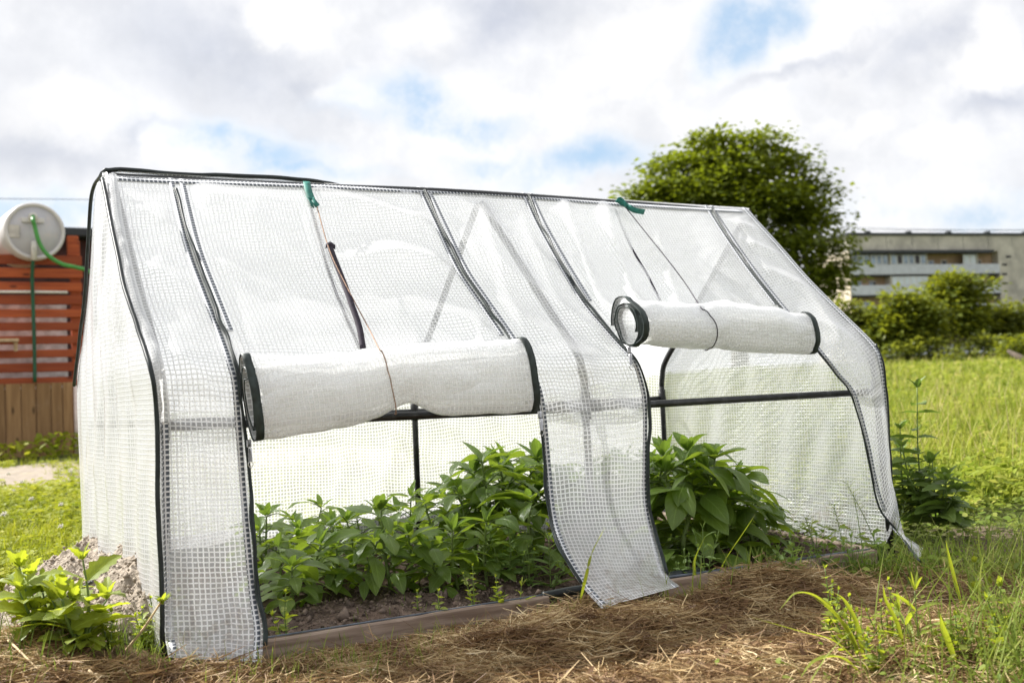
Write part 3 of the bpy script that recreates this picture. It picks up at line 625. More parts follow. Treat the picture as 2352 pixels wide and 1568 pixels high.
def pepper(name, base, h, size, seed, label, group, lean=(0, 0), dense=1.0):
    R = random.Random(seed); base = np.array(base); base[2] -= .006
    e = empty(name, base, label, 'pepper plant', group)
    st, lf, yg = MB(), MB(), MB()
    def stem(p0, p1, r0, r1):
        mid = (p0+p1)/2+np.array([R.uniform(-1, 1), R.uniform(-1, 1), 0])*.012*size; P = catmull([p0, mid, p1], 5); st.tube(P, [r0, (r0+r1)/2, r1], 6); return P
    def shoot(p0, p1, r0, nleaf, ll, a0, low=.15):
        P = stem(p0, p1, r0, r0*.55)
        for i in range(nleaf):
            s_ = low+(1-low)*(i+.5)/nleaf; q = P[min(len(P)-1, int(s_*(len(P)-1)+.5))]; az_ = a0+i*2.4+R.uniform(-.4, .4)
            el = R.uniform(-.15, .55); d = np.array([math.cos(az_)*math.cos(el), math.sin(az_)*math.cos(el), math.sin(el)])
            pl = ll*R.uniform(.25, .5); q2 = q+d*pl+np.array([0, 0, pl*.1]); st.tube(catmull([q, q+d*pl*.5+np.array([0, 0, pl*.12]), q2], 3), [.0016*size+.0004, .001], 5)
            l_ = ll*R.uniform(.7, 1.15)*(1-.25*abs(s_-.6)); dd = norm(d*np.array([1, 1, .25])+np.array([0, 0, R.uniform(-.5, .15)]))
            leaf(lf, q2, dd, l_, l_*R.uniform(.42, .53), R.uniform(.3, 1.2), R.uniform(.1, .45), curl=R.uniform(0, .35), roll_=R.uniform(-.5, .5), wav=R.uniform(0, .06))
        top = P[-1]
        for i in range(R.randint(5, 7)):
            az_ = R.uniform(0, 6.28); el = R.uniform(.25, 1.25); d = np.array([math.cos(az_)*math.cos(el), math.sin(az_)*math.cos(el), math.sin(el)])
            l_ = ll*R.uniform(.42, .85)*(1.15-.35*el); leaf(yg if el > .55 else lf, top+d*.004, d, l_, l_*R.uniform(.33, .45), R.uniform(.2, .8), R.uniform(.3, .6), roll_=R.uniform(-.4, .4))
    tip = base+np.array([lean[0], lean[1], h])
    if size < 1.3:
        shoot(base, tip, .0032*size+.0008, int((12+3*size)*dense), .084*size**.8, R.uniform(0, 6), .10)
    else:
        fork = base+np.array([lean[0]*.4, lean[1]*.4, h*.42]); P = stem(base, fork, .0055*size**.5, .0042*size**.5)
        for i in range(10):
            az_ = i*2.4+seed; q = P[2+i % (len(P)-3)]; d = np.array([math.cos(az_), math.sin(az_), .15]); l_ = .07*size*R.uniform(.8, 1.1)
            st.tube([q, q+d*l_*.5], [.002, .0012], 5); leaf(lf, q+d*l_*.5, d+np.array([0, 0, -.3]), l_, l_*.5, R.uniform(.5, 1.3), .2, roll_=R.uniform(-.4, .4))
        nb = 3 if size < 1.7 else 4; a0 = R.uniform(0, 6)
        for b_ in range(nb):
            a = a0+b_*2*math.pi/nb+R.uniform(-.3, .3); rad = h*.24*R.uniform(.6, 1.2)
            shoot(fork, base+np.array([lean[0]+math.cos(a)*rad, lean[1]+math.sin(a)*rad, h*R.uniform(.80, 1.0)]), .0042, int(9*dense), .080*size**.7, R.uniform(0, 6), .2)
    st.build('stem', STEM, e); lf.build('foliage', PEPPER, e); yg.build('young_leaves', PEPPER_TOP, e)
    return e
def hgt(px, pyb, pyt, z=.0):
    b = onz(px, pyb, z); return b, (pyb-pyt)/FPX*depth(b)
G1 = 'pepper plants in the bed'
PEP = [  # base px, base py, top py, size, label
 (677, 1404, 1285, .85, 'short pepper plant nearest the left flap at the board, two stems low'),
 (728, 1382, 1240, .9, 'leafy pepper plant just behind the shortest one by the left flap'),
 (640, 1385, 1247, .9, 'pepper plant half hidden by the edge of the left front flap'),
 (900, 1368, 1160, 1.12, 'tall slim pepper plant standing alone in front with long drooping leaves'),
 (819, 1343, 1196, .85, 'pepper plant with bare lower stem, left of the tall slim front one'),
 (1053, 1354, 1205, .9, 'small pepper plant in front of the light green mint'),
 (990, 1325, 1146, .9, 'pepper plant behind and right of the tall slim front one'),
 (700, 1330, 1195, .85, 'pepper plant in the middle row under the left half of the sagging roll'),
 (770, 1315, 1196, .85, 'pepper plant in the middle row with leaves against the white back film'),
 (612, 1310, 1180, .9, 'back row pepper plant beside the left flap zip'),
 (655, 1295, 1188, .8, 'second pepper plant from the left flap in the back row'),
 (728, 1285, 1164, .85, 'back row pepper plant whose rosette stands out against the film'),
 (830, 1290, 1180, .85, 'back row pepper plant left of the middle back pole'),
 (880, 1280, 1170, .85, 'short pepper plant close to the dark board in the back'),
 (960, 1275, 1135, .9, 'pepper plant directly in front of the middle back pole'),
 (1020, 1290, 1140, 1.0, 'pepper plant right of the middle back pole'),
 (1085, 1300, 1090, 1.3, 'bushy pepper plant at the start of the tall right clump'),
 (1140, 1310, 1050, 1.5, 'tall pepper plant with large leaves behind the mint'),
 (1210, 1290, 1030, 1.6, 'tallest pepper plant left of the middle flap'),
 (1235, 1330, 1130, 1.25, 'pepper plant pressed against the left edge of the middle flap'),
 (1180, 1260, 1040, 1.35, 'pepper plant at the back of the tall right clump'),
 (1290, 1290, 1080, 1.35, 'pepper plant behind the left half of the middle flap'),
 (1370, 1285, 1090, 1.35, 'pepper plant behind the centre of the middle flap'),
 (1440, 1285, 1060, 1.4, 'pepper plant behind the right half of the middle flap'),
 (765, 1372, 1262, .9, 'pepper plant between the two front stems, low and wide'),
 (845, 1372, 1240, .95, 'leafy pepper plant at the left foot of the tall slim front one'),
 (950, 1358, 1215, .95, 'leafy pepper plant at the right foot of the tall slim front one'),
 (1005, 1362, 1245, .85, 'low pepper plant between the tall slim front one and the mint'),
 (620, 1345, 1215, .95, 'pepper plant squeezed between the left flap and the middle row'),
 (760, 1350, 1215, .9, 'pepper plant in the second row behind the low wide one'),
 (905, 1325, 1170, .95, 'pepper plant in the middle row straight behind the tall slim front one'),
 (1060, 1325, 1130, 1.1, 'pepper plant in the middle row left of the mint'),
 (1120, 1345, 1180, 1.05, 'pepper plant at the left foot of the mint'),
 (680, 1355, 1225, .9, 'pepper plant in the second row near the left flap zip'),
 (1545, 1270, 1060, 1.35, 'pepper plant half hidden behind the largest one in the right opening'),
 (1750, 1262, 1150, .95, 'small thin pepper plant at the far right of the right opening'),
 (1512, 1295, 1035, 1.5, 'large pepper plant touching the right edge of the middle flap'),
 (1580, 1298, 1015, 1.75, 'largest pepper plant, broad dark leaves in the right opening'),
 (1655, 1285, 1060, 1.6, 'large pepper plant right of the broadest one in the right opening'),
 (1620, 1250, 1075, 1.35, 'pepper plant at the back of the right opening'),
 (1715, 1268, 1120, 1.3, 'rightmost pepper plant with one long leaf pointing right'),
 (1690, 1235, 1075, 1.15, 'thin pepper plant at the back against the right end film')]
for i, (px, pb, pt, sz, lab) in enumerate(PEP):
    b, h = hgt(px, pb, pt, -.02); b[2] = float(H(b[0], b[1])); pepper('pepper_plant', b, h*.93, sz, 100+i, lab, G1, (random.uniform(-.02, .02), random.uniform(-.02, .02)), 1.15)

def herb(name, base, h, seed, label, mat, cat, ll=.04, lw=.5, pairs=7, shape='ovate', serr=.12, br=0, upright=.5, lean=(0, 0), whorl=2, droop=.5, stemr=.0016, group=None, scatter=.03, stem_mat=None, taper=.65):
    R = random.Random(seed); base = np.array(base, float); e = empty(name, base, label, cat, group); st, lf = MB(), MB()
    tips = [(base, base+np.array([lean[0], lean[1], h]))]
    for k in range(br):
        a = R.uniform(0, 6.28); rr = h*R.uniform(.3, .7); tips.append((base+np.array([math.cos(a), math.sin(a), 0])*scatter*R.uniform(0, .4), base+np.array([math.cos(a)*rr*.6+lean[0]*.5, math.sin(a)*rr*.6+lean[1]*.5, h*R.uniform(.45, .85)])))
    for p0, p1 in tips:
        P = catmull([p0, (p0+p1)/2+np.array([R.uniform(-1, 1), R.uniform(-1, 1), 0])*h*.05, p1], 8); st.tube(P, [stemr, stemr*.5], 5)
        hh = np.linalg.norm(p1-p0)/max(h, 1e-6); n_ = max(3, int(pairs*hh+.5)); a0 = R.uniform(0, 6)
        for i in range(n_+1):
            s_ = .12+.88*i/n_; q = P[min(len(P)-1, int(s_*(len(P)-1)))]
            for k in range(whorl if i < n_ else 4):
                a = a0+i*1.57+k*2*math.pi/(whorl if i < n_ else 4)+R.uniform(-.3, .3); el = upright*R.uniform(.3, 1.2)+(.7 if i == n_ else 0)
                l_ = ll*R.uniform(.75, 1.2)*(1-(1-taper)*s_)*(.6 if i == n_ else 1); d = np.array([math.cos(a)*math.cos(el), math.sin(a)*math.cos(el), math.sin(el)])
                leaf(lf, q, d, l_, l_*lw*R.uniform(.85, 1.15), droop*R.uniform(.5, 1.5), R.uniform(.1, .4), serr, 8, shape=shape, roll_=R.uniform(-.5, .5))
    st.build('stem', stem_mat or STEM, e); lf.build('foliage', mat, e); return e
def gp(px, py, dz=0.0):
    v = ray(px, py); tt = np.linspace(1.2, 5, 1900); P = CAM[None]+tt[:, None]*v[None]
    hit = np.nonzero(P[:, 2] <= H(P[:, 0], P[:, 1]))[0]; p = P[hit[0]] if len(hit) else onz(px, py, -.03)
    p = p.copy(); p[2] += dz; return p
# mint and willow leaved weeds in the bed
b, h = hgt(1168, 1335, 1178); herb('mint_plant', gp(1168, 1335), h, 1, 'pale green mint with toothed leaves among the peppers', MINT, 'mint plant', .042, .55, 7, br=3)
b, h = hgt(1270, 1350, 1235); herb('leafy_weed', gp(1265, 1350), h, 2, 'weed with long narrow leaves by the left edge of the middle flap', MINT, 'weed', .062, .22, 6, 'lance', 0, 2, .5)
herb('leafy_weed', gp(1215, 1345), .09, 3, 'low round leaved weed between the mint and the black pipe', MINT, 'weed', .03, .6, 4, br=3, serr=.06)
# mint outside the right end
b, h = hgt(2125, 1195, 890); herb('mint_plant', b, h, 4, 'tall single mint stem outside the right end of the greenhouse', DARKMINT, 'mint plant', .092, .46, 10, br=1, upright=.2, stemr=.003, droop=.5)
b, h = hgt(2080, 1195, 985); herb('mint_plant', b, h, 5, 'shorter mint stem close to the right end film', DARKMINT, 'mint plant', .092, .5, 8, br=4, upright=.2, stemr=.003)
b, h = hgt(2150, 1205, 1060); herb('mint_plant', b, h, 6, 'bushy low mint clump below the tall mint stem', DARKMINT, 'mint plant', .095, .52, 6, br=5, upright=.2, stemr=.003)
# big weeds on the left
b = gp(195, 1478); herb('goosefoot_weed', b, .135, 7, 'large bright yellow green weed in front of the soil heap', WEED, 'weed', .084, .46, 4, 'ovate', .22, 5, .5, (.0, .0), 2, .6, .003, scatter=.06, taper=.8)
b = gp(95, 1440); herb('goosefoot_weed', b, .10, 8, 'broad lobed weed at the left edge beside the big yellow green one', WEED, 'weed', .085, .48, 4, 'ovate', .24, 3, .5, (-.03, .02), 2, .6, .003, scatter=.05, taper=.8)
b = gp(300, 1450); herb('goosefoot_weed', b, .10, 9, 'small young weed at the foot of the soil heap', WEED, 'weed', .045, .45, 4, 'ovate', .1, 1, .6)
for i, (px, py, hh, lab) in enumerate(((330, 1490, .07, 'straggly chickweed on dark ground by the left front leg'), (258, 1490, .06, 'small chickweed tuft left of the straggly one by the leg'), (385, 1470, .10, 'chickweed stem leaning on the bottom of the left flap'))):
    herb('chickweed', gp(px, py), hh, 20+i, lab, WEED, 'weed', .022, .6, 6, serr=0, br=4, upright=.6)
DRY = plain('dry_stem', (.62, .47, .27), .7, .2, 60)
st = empty('dry_stalk', gp(290, 1492), 'pale dry stalk with a yellow flower head leaning on the left leg', 'weed')
p0 = gp(290, 1492); p1 = ony(374, 1375, -.06); MB().tube([p0, (p0+p1)/2+np.array([0, 0, -.004]), p1], [.0024, .0016], 6, res=6).build('stem', DRY, st)
k = MB()
for i in range(14): a = random.uniform(0, 6.28); e_ = random.uniform(-.1, 1.3); leaf(k, p1+np.array([0, 0, -.01])*random.random(), (math.cos(a)*math.cos(e_), math.sin(a)*math.cos(e_), math.sin(e_)), random.uniform(.012, .024), .008, .3, .3, 0, 4)
k.build('flower_head', WEED, st)
# weeds along the board and on the right
rows = [(1010, 1418, .05, .022, .5, 4, 0, 'two leaved seedling in front of the middle of the left bed board'),
 (1090, 1400, .085, .016, .6, 7, 1, 'slim flowering weed standing before the board left of the middle flap'),
 (1142, 1395, .06, .02, .6, 5, 2, 'small weed leaning on the left bed board near its right end'),
 (1200, 1405, .05, .045, .28, 2, 0, 'narrow leaved sprout at the right end of the left bed board'),
 (660, 1470, .085, .028, .6, 5, 2, 'weed growing over the left end of the bed board by the flap'),
 (960, 1400, .035, .018, .5, 3, 0, 'tiny seedling on the soil behind the bed board'),
 (1620, 1330, .11, .05, .25, 5, 2, 'leafy weed over the right bed board beside the middle flap'),
 (1575, 1340, .07, .02, .55, 5, 3, 'low chickweed just right of the middle flap tip'),
 (1790, 1310, .045, .04, .5, 3, 1, 'broad leaved seedling on top of the brown hay mound'),
 (1880, 1330, .10, .025, .55, 6, 4, 'bushy weed in front of the right end of the right board'),
 (1820, 1325, .08, .03, .5, 5, 3, 'green weed between the hay mound and the right board'),
 (1960, 1325, .09, .04, .3, 5, 4, 'shaded weed in front of the right corner of the bed'),
 (2010, 1300, .07, .03, .5, 5, 3, 'dark low weed below the loose tip of the right flap')]
for i, (px, py, hh, ll, lw, pr, br, lab) in enumerate(rows): herb('leafy_weed', gp(px, py), hh, 40+i, lab, WEED if i < 6 else MINT, 'weed', ll, lw, pr, 'lance' if lw < .35 else 'ovate', .05, br, .6)
rows = [(1905, 1480, .13, .022, .55, 9, 4, 'flowering chickweed stem behind the wide grass blades'),
 (1960, 1520, .10, .022, .6, 7, 6, 'dense chickweed clump among the wide grass blades'),
 (2050, 1490, .11, .020, .6, 8, 5, 'chickweed with pale buds left of the lance leaved sprout'),
 (2110, 1505, .10, .085, .20, 3, 1, 'bright sprout with long lance leaves on the right hay'),
 (2245, 1390, .085, .04, .6, 3, 1, 'lobed leaf plant on a pale stem behind the right hay mound'),
 (2305, 1470, .085, .04, .6, 3, 1, 'lobed leaf plant near the right edge on the hay mound'),
 (2200, 1520, .07, .022, .6, 6, 5, 'low chickweed patch below the right hay mound'),
 (2000, 1560, .07, .022, .6, 5, 5, 'chickweed patch at the bottom edge right of the hay'),
 (2290, 1540, .08, .025, .55, 6, 5, 'chickweed patch in the bottom right corner')]
for i, (px, py, hh, ll, lw, pr, br, lab) in enumerate(rows): herb('leafy_weed', gp(px, py), hh, 70+i, lab, WEED, 'weed', ll, lw, pr, 'lance' if lw < .35 else 'ovate', .18 if lw == .6 and ll == .04 else .03, br, .7, droop=.45)

# ------------------------------------------------------------------ blades and strands (vectorised)
def blades(B, h, wd, yaw, lean, bend, name, mat, nseg=3, **kw):
    n = len(B); d = np.stack([np.cos(yaw), np.sin(yaw), 0*yaw], 1); s = np.stack([-np.sin(yaw), np.cos(yaw), 0*yaw], 1)
    V = np.zeros((n, nseg+1, 2, 3))
    p = B.copy()
    for i in range(nseg+1):
        t_ = i/nseg; ww = wd*(1-t_**1.6)*.5+wd*.04
        V[:, i, 0] = p-s*ww[:, None]; V[:, i, 1] = p+s*ww[:, None]
        a = lean+bend*(t_+.5/nseg); p = p+(d*np.sin(a)[:, None]+np.array([0, 0, 1.])*np.cos(a)[:, None])*(h/nseg)[:, None]
    I = np.arange(n*(nseg+1)*2).reshape(n, nseg+1, 2)
    F = np.stack([I[:, :-1, 0], I[:, :-1, 1], I[:, 1:, 1], I[:, 1:, 0]], -1).reshape(-1, 4)
    return mesh(name, V.reshape(-1, 3), F, mat, **kw)
def polar(n, r0, r1, a0, a1, pw=1.0):
    r = np.exp(rng.uniform(math.log(r0), math.log(r1), n)); a = rng.uniform(a0, a1, n); return CAM[0]+r*np.sin(a), CAM[1]+r*np.cos(a), r
def inside(x, y): return (x > -.02) & (x < L+.02) & (y > -.05) & (y < D+.03)
U = rng.uniform
# meadow on the right and behind
def meadow(name, n, r0, r1, a0, a1, hm, wm, mat, lab, keep=lambda x, y, r: True):
    x, y, r = polar(n, r0, r1, a0, a1); k = ~inside(x, y) & keep(x, y, r); x, y, r = x[k], y[k], r[k]; n = len(x)
    B = np.stack([x, y, H(x, y)-.005], 1); pat = .25+1.5*fbm(x*1.4, y*1.4, 55, 3)
    o = blades(B, hm*U(.5, 1.35, n)*pat, wm*(U(.6, 1.4, n))*np.maximum(1, r/7), U(0, 6.28, n), U(.0, .45, n), U(.1, 1.1, n), name, mat); return tag(o, lab, 'grass', kind='stuff')
meadow('meadow_grass', 58000, 4.2, 44, .58, 1.06, .17, .0095, MEADOW, 'sunlit yellow green meadow grass right of the greenhouse')
meadow('meadow_stalks', 1500, 4.5, 36, .72, 1.02, .30, .005, strand_mat('seed_stalks', [(0, (.30, .33, .06)), (.5, (.46, .42, .14)), (1, (.55, .45, .24))], .4), 'pale seeding stalks standing above the sunlit meadow grass')
meadow('near_grass', 4000, 2.6, 4.8, .70, 1.0, .10, .0055, GRASS, 'shorter green grass beside the right end of the greenhouse', lambda x, y, r: (x > 1.95) & (y > .0+.7*fbm(x*2.5, y*2.5, 19, 3)) & (fbm(x*5, y*5, 12, 3) > .42))
meadow('lawn_grass', 16000, 2.5, 11, -.02, .16, .075, .0045, CLOVER, 'short grass of the sunny lawn on the left', lambda x, y, r: ~((y > 5.0) & (y < 8.7) & (fbm(x*3, y*3, 5) < .60)) & ~((x > -.45) & (x < .03) & (y < 1.05)))
meadow('back_grass', 9000, 3.1, 14, .16, .72, .14, .006, CLOVER, 'green grass seen dimly through the back film', lambda x, y, r: y > 1.0)
x, y, r = polar(15000, 3.6, 30, .72, 1.02); k = fbm(x*1.1, y*1.1, 44, 3) > .45; x, y, r = x[k], y[k], r[k]
MEADOW_LEAVES = (x, y, r)
# round clover leaves on the left lawn
def rhombs(Cn, size, name, mat, flat=.35, **kw):
    n = len(Cn); a = U(0, 6.28, n); tl = U(-flat, flat, n); t2 = U(-flat, flat, n)
    e1 = np.stack([np.cos(a), np.sin(a), tl], 1); e2 = np.stack([-np.sin(a), np.cos(a), t2], 1)
    s = size[:, None]; up = np.array([0, 0, 1.])*s*U(.05, .3, n)[:, None]; k = U(.5, .85, n)[:, None]
    V = np.stack([Cn-e1*s, Cn-e1*s*.45-e2*s*k*.8+up, Cn+e1*s*.35-e2*s*k*.75+up, Cn+e1*s*1.1, Cn+e1*s*.35+e2*s*k*.75+up, Cn-e1*s*.45+e2*s*k*.8+up], 1)
    b_ = np.arange(n)[:, None]*6; F = np.concatenate([b_+np.array([[0, 1, 2, 3]]), b_+np.array([[0, 3, 4, 5]])], 0)
    return mesh(name, V.reshape(-1, 3), F, mat, smooth=False, **kw)
x, y, r = MEADOW_LEAVES
tag(rhombs(np.stack([x, y, H(x, y)+U(.02, .15, len(x))], 1), U(.010, .022, len(x))*np.maximum(1, r/6), 'meadow_leaves', MEADOW, .6), 'broad leaved herbs among the sunlit meadow grass', 'weeds', kind='stuff')
x, y, r = polar(17000, 2.3, 10, -.04, .15); k = ~((y > 5.0) & (y < 8.7) & (fbm(x*3, y*3, 5) < .62)) & ~((x > -.45) & (x < .03) & (y < 1.05)) & (y > .5)
x, y, r = x[k], y[k], r[k]; pat = fbm(x*2.5, y*2.5, 66, 3)
tag(rhombs(np.stack([x, y, H(x, y)+U(.015, .075, len(x))*(.4+1.2*pat)], 1), U(.008, .017, len(x))*np.maximum(1, r/5), 'clover_leaves', CLOVER), 'small round clover leaves covering the left lawn', 'clover', kind='stuff')
x = U(-.6, 2.2, 900); y = 9.4+U(0, .75, 900)
tag(rhombs(np.stack([x, y, H(x, y)+U(.0, .22, 900)*(.25+vn(x*3, 0*x, 4))], 1), U(.02, .045, 900), 'edge_weeds', CLOVER, .8), 'low leafy weeds along the foot of the brown board fence', 'weeds', kind='stuff')
# hay
hb = []
def region(n, cx, cy, sx, sy):
    return np.stack([rng.normal(cx, sx, n), rng.normal(cy, sy, n)], 1)
XY = np.concatenate([np.stack([U(-.6, 1.7, 85000), U(-1.15, -.055, 85000)], 1), region(9000, .62, -.27, .26, .08), region(6000, 1.12, -.30, .16, .08), region(5000, 1.25, -.80, .16, .12), region(9000, -.3, .06, .2, .13), region(4000, .0, -.25, .14, .06)])
x, y = XY.T
den = fbm(x*5, y*5, 31, 3)+.35*ss(x, 1.75, 1.35)*ss(y+.35*x, -.95, -.55)+.1+.4*np.exp(-((x+.3)/.25)**2-((y-.08)/.2)**2)+.3*np.exp(-((x-1.2)/.25)**2-((y+.6)/.35)**2)
k = (den > .52) & ~((y > -.085+.04*vn(x*14, 0*x, 2)) & (x > -.01)) & ~((x > -.30) & (x < .02) & (y > .12)) & (y < .5) & ~((np.abs(x-.02) < .16) & (np.abs(y-.02) < .12))
x, y = x[k], y[k]; ne = 1600; x = np.concatenate([x, U(-.5, 1.5, ne)]); y = np.concatenate([y, U(-1.1, -.12, ne)]); n = len(x)
ln = np.exp(rng.normal(math.log(.040), .55, n)); ln = np.clip(ln, .010, .16); ln[-ne:] = U(.06, .2, ne); yaw = U(0, 6.28, n); cv = U(-1.4, 1.4, n); tilt = rng.normal(0, .28, n); wd = U(.0004, .0011, n)
z0 = H(x, y)+np.abs(rng.normal(0, .011, n))*ss(-y, .06, .16)*(.7+.8*fbm(x*9, y*9, 8, 2))+.002
V = np.zeros((n, 4, 2, 3)); p = np.stack([x, y, z0], 1); p = p-np.stack([np.cos(yaw), np.sin(yaw), tilt], 1)*(ln/2)[:, None]; wa = U(0, 3.14, n)
for i in range(4):
    a = yaw+cv*(i/3-.5); d = np.stack([np.cos(a)*np.cos(tilt), np.sin(a)*np.cos(tilt), np.sin(tilt)*(1-.7*i/3)], 1)
    s = np.stack([-np.sin(a)*np.cos(wa), np.cos(a)*np.cos(wa), np.sin(wa)], 1)*wd[:, None]*(1 if 0 < i < 3 else .6)
    V[:, i, 0] = p-s; V[:, i, 1] = p+s; p = p+d*(ln/3)[:, None]
V[..., 2] = np.maximum(V[..., 2], H(V[..., 0], V[..., 1])+.001)
I = np.arange(n*8).reshape(n, 4, 2)
tag(mesh('hay', V.reshape(-1, 3), np.stack([I[:, :-1, 0], I[:, :-1, 1], I[:, 1:, 1], I[:, 1:, 0]], -1).reshape(-1, 4), HAY), 'brown dry hay spread over the ground in front of the bed', 'hay', kind='stuff')
LITTER = strand_mat('dry_litter', [(0, (.07, .036, .018)), (.5, (.16, .085, .04)), (.85, (.27, .16, .08)), (1, (.42, .29, .16))], .15, 9)
x = U(-.55, 1.6, 6500); y = U(-1.1, -.09, 6500); kk = (fbm(x*7, y*7, 71, 3) > .43) & ~((x > .9) & (y < -.75)); x, y = x[kk], y[kk]
tag(rhombs(np.stack([x, y, H(x, y)+U(.003, .022, len(x))], 1), np.exp(rng.normal(math.log(.0045), .4, len(x))), 'leaf_litter', LITTER, 1.0), 'brown crumpled leaf litter mixed into the hay', 'litter', kind='stuff')
# green grass in and around the hay
def tuft(n, cx, cy, sx, sy, hm, wm, z=None):
    q = region(n, cx, cy, sx, sy); return q, np.full(n, hm), np.full(n, wm)
parts = [tuft(420, 1.78, -.26, .14, .09, .10, .0035), tuft(360, 1.60, -.13, .10, .035, .07, .003), tuft(500, 1.05, -1.0, .10, .12, .085, .003), tuft(800, 1.3, -1.0, .2, .12, .08, .0028), tuft(250, .20, -.22, .10, .05, .05, .002),
         tuft(420, -.28, -.06, .14, .08, .05, .002), tuft(300, .5, -.10, .4, .03, .035, .0018), tuft(260, .0, .03, .07, .05, .05, .0018), tuft(260, 1.95, -.5, .22, .15, .06, .004), tuft(160, .75, -.16, .3, .02, .04, .002), tuft(200, 1.2, -.17, .15, .03, .07, .0028), tuft(500, .9, -.02, .5, .3, .018, .0014), tuft(350, 2.3, -.15, .3, .3, .05, .004), tuft(220, 1.12, -.88, .12, .10, .15, .0032), tuft(160, 1.45, -.75, .12, .12, .16, .003), tuft(1500, 1.25, -.95, .24, .12, .06, .0022), tuft(700, 1.45, -.70, .14, .12, .06, .0024), tuft(260, -.35, .35, .15, .15, .07, .0025), tuft(120, .35, -.2, .25, .05, .05, .002)]
q = np.concatenate([a[0] for a in parts]); hh = np.concatenate([a[1] for a in parts]); ww = np.concatenate([a[2] for a in parts]); n = len(q)
tag(blades(np.stack([q[:, 0], q[:, 1], H(q[:, 0], q[:, 1])-.004], 1), hh*U(.4, 1.5, n), ww*U(.6, 1.4, n), U(0, 6.28, n), U(0, .5, n), U(.1, 1.3, n), 'grass_tufts', GRASS, 4), 'green grass tufts growing up through the hay and along the boards', 'grass', kind='stuff')
x = rng.normal(1.25, .26, 1800); y = rng.normal(-.93, .12, 1800)
tag(rhombs(np.stack([x, y, H(x, y)+U(.004, .06, 1800)], 1), U(.004, .008, 1800), 'chickweed_carpet', GRASS, .7), 'tiny leaved chickweed carpet over the hay in the bottom right corner', 'weeds', kind='stuff')
x = U(1.4, 2.9, 4200); y = U(-.9, .55, 4200); k = fbm(x*4, y*4, 91, 3) > .40; x, y = x[k], y[k]
tag(rhombs(np.stack([x, y, H(x, y)+U(.01, .05, len(x))], 1), U(.006, .015, len(x)), 'creeping_weeds', GRASS, .5), 'creeping leafy weeds on the shaded ground at the right', 'weeds', kind='stuff')
# single wide grass blades (countable) in the right foreground
def bigblade(name, pts, wd, label, mat=WEED):
    P = catmull(np.array(pts), 6); T = np.gradient(P, axis=0); sd = np.cross(T, [0, 0, 1.]); sd /= np.linalg.norm(sd, axis=1)[:, None]
    n = len(P); tt = np.linspace(0, 1, n); wv = wd*.5*np.clip(np.minimum(.45+tt*2, (1-tt)*2.2), .03, 1)
    V = np.stack([P-sd*wv[:, None]+np.array([0, 0, 1])*wv[:, None]*.5, P, P+sd*wv[:, None]+np.array([0, 0, 1])*wv[:, None]*.5], 1); U_ = np.stack([np.array([[-1, 0, 1]]*n, float)*1.0, np.repeat(tt[:, None], 3, 1)*.05], -1)
    I = np.arange(n*3).reshape(n, 3); F = np.stack([I[:-1, :-1], I[:-1, 1:], I[1:, 1:], I[1:, :-1]], -1).reshape(-1, 4)
    o = mesh(name, V.reshape(-1, 3), F, mat, uv=U_.reshape(-1, 2), origin=P[0]); return tag(o, label, 'grass blade', 'wide grass blades in the right foreground')
BL = [([(1985, 1530), (1940, 1440), (1880, 1375), (1830, 1362), (1790, 1400)], .010, 'longest arching grass blade, bent left over the hay', .05),
      ([(1985, 1530), (1950, 1450), (1905, 1400), (1860, 1365)], .008, 'stiff grass blade rising left beside the longest arching one', .03),
      ([(1985, 1530), (1970, 1440), (1940, 1380), (1915, 1360)], .008, 'grass blade with a curled tip over the flowering chickweed', .03),
      ([(1990, 1560), (1930, 1510), (1870, 1520), (1835, 1560)], .011, 'low grass blade curving down left at the bottom edge', .0),
      ([(2000, 1555), (1920, 1475), (1840, 1450), (1720, 1415)], .006, 'thin grass blade reaching far left across the hay', .02),
      ([(2080, 1500), (2060, 1430), (2035, 1380), (2028, 1340)], .007, 'upright pale grass blade with a narrow tip left of the lance leaved sprout', .02),
      ([(2220, 1430), (2195, 1340), (2180, 1280), (2172, 1240)], .007, 'tall upright yellow grass blade behind the right hay mound', .02),
      ([(2200, 1540), (2180, 1480), (2165, 1440), (2160, 1410)], .010, 'wide reddish tipped blade below the lance leaved sprout', .01),
      ([(1330, 1390), (1345, 1330), (1360, 1270), (1390, 1210)], .006, 'light grass blade standing before the left edge of the middle flap', .0),
      ([(1600, 1345), (1595, 1290), (1620, 1230)], .006, 'grass blade curving right by the right bed board', .0),
      ([(1640, 1340), (1670, 1280), (1710, 1220), (1735, 1180)], .007, 'long wide grass blade leaning right over the right bed board', .0)]
for i, (pp, wd, lab, lift) in enumerate(BL):
    b0_ = gp(*pp[0]); dp = depth(b0_) if i != 8 else depth(ony(1330, 1390, -.30)); bigblade('grass_blade', [b0_]+[at(p[0], p[1], dp-.02*j) for j, p in enumerate(pp[1:], 1)], wd, lab)
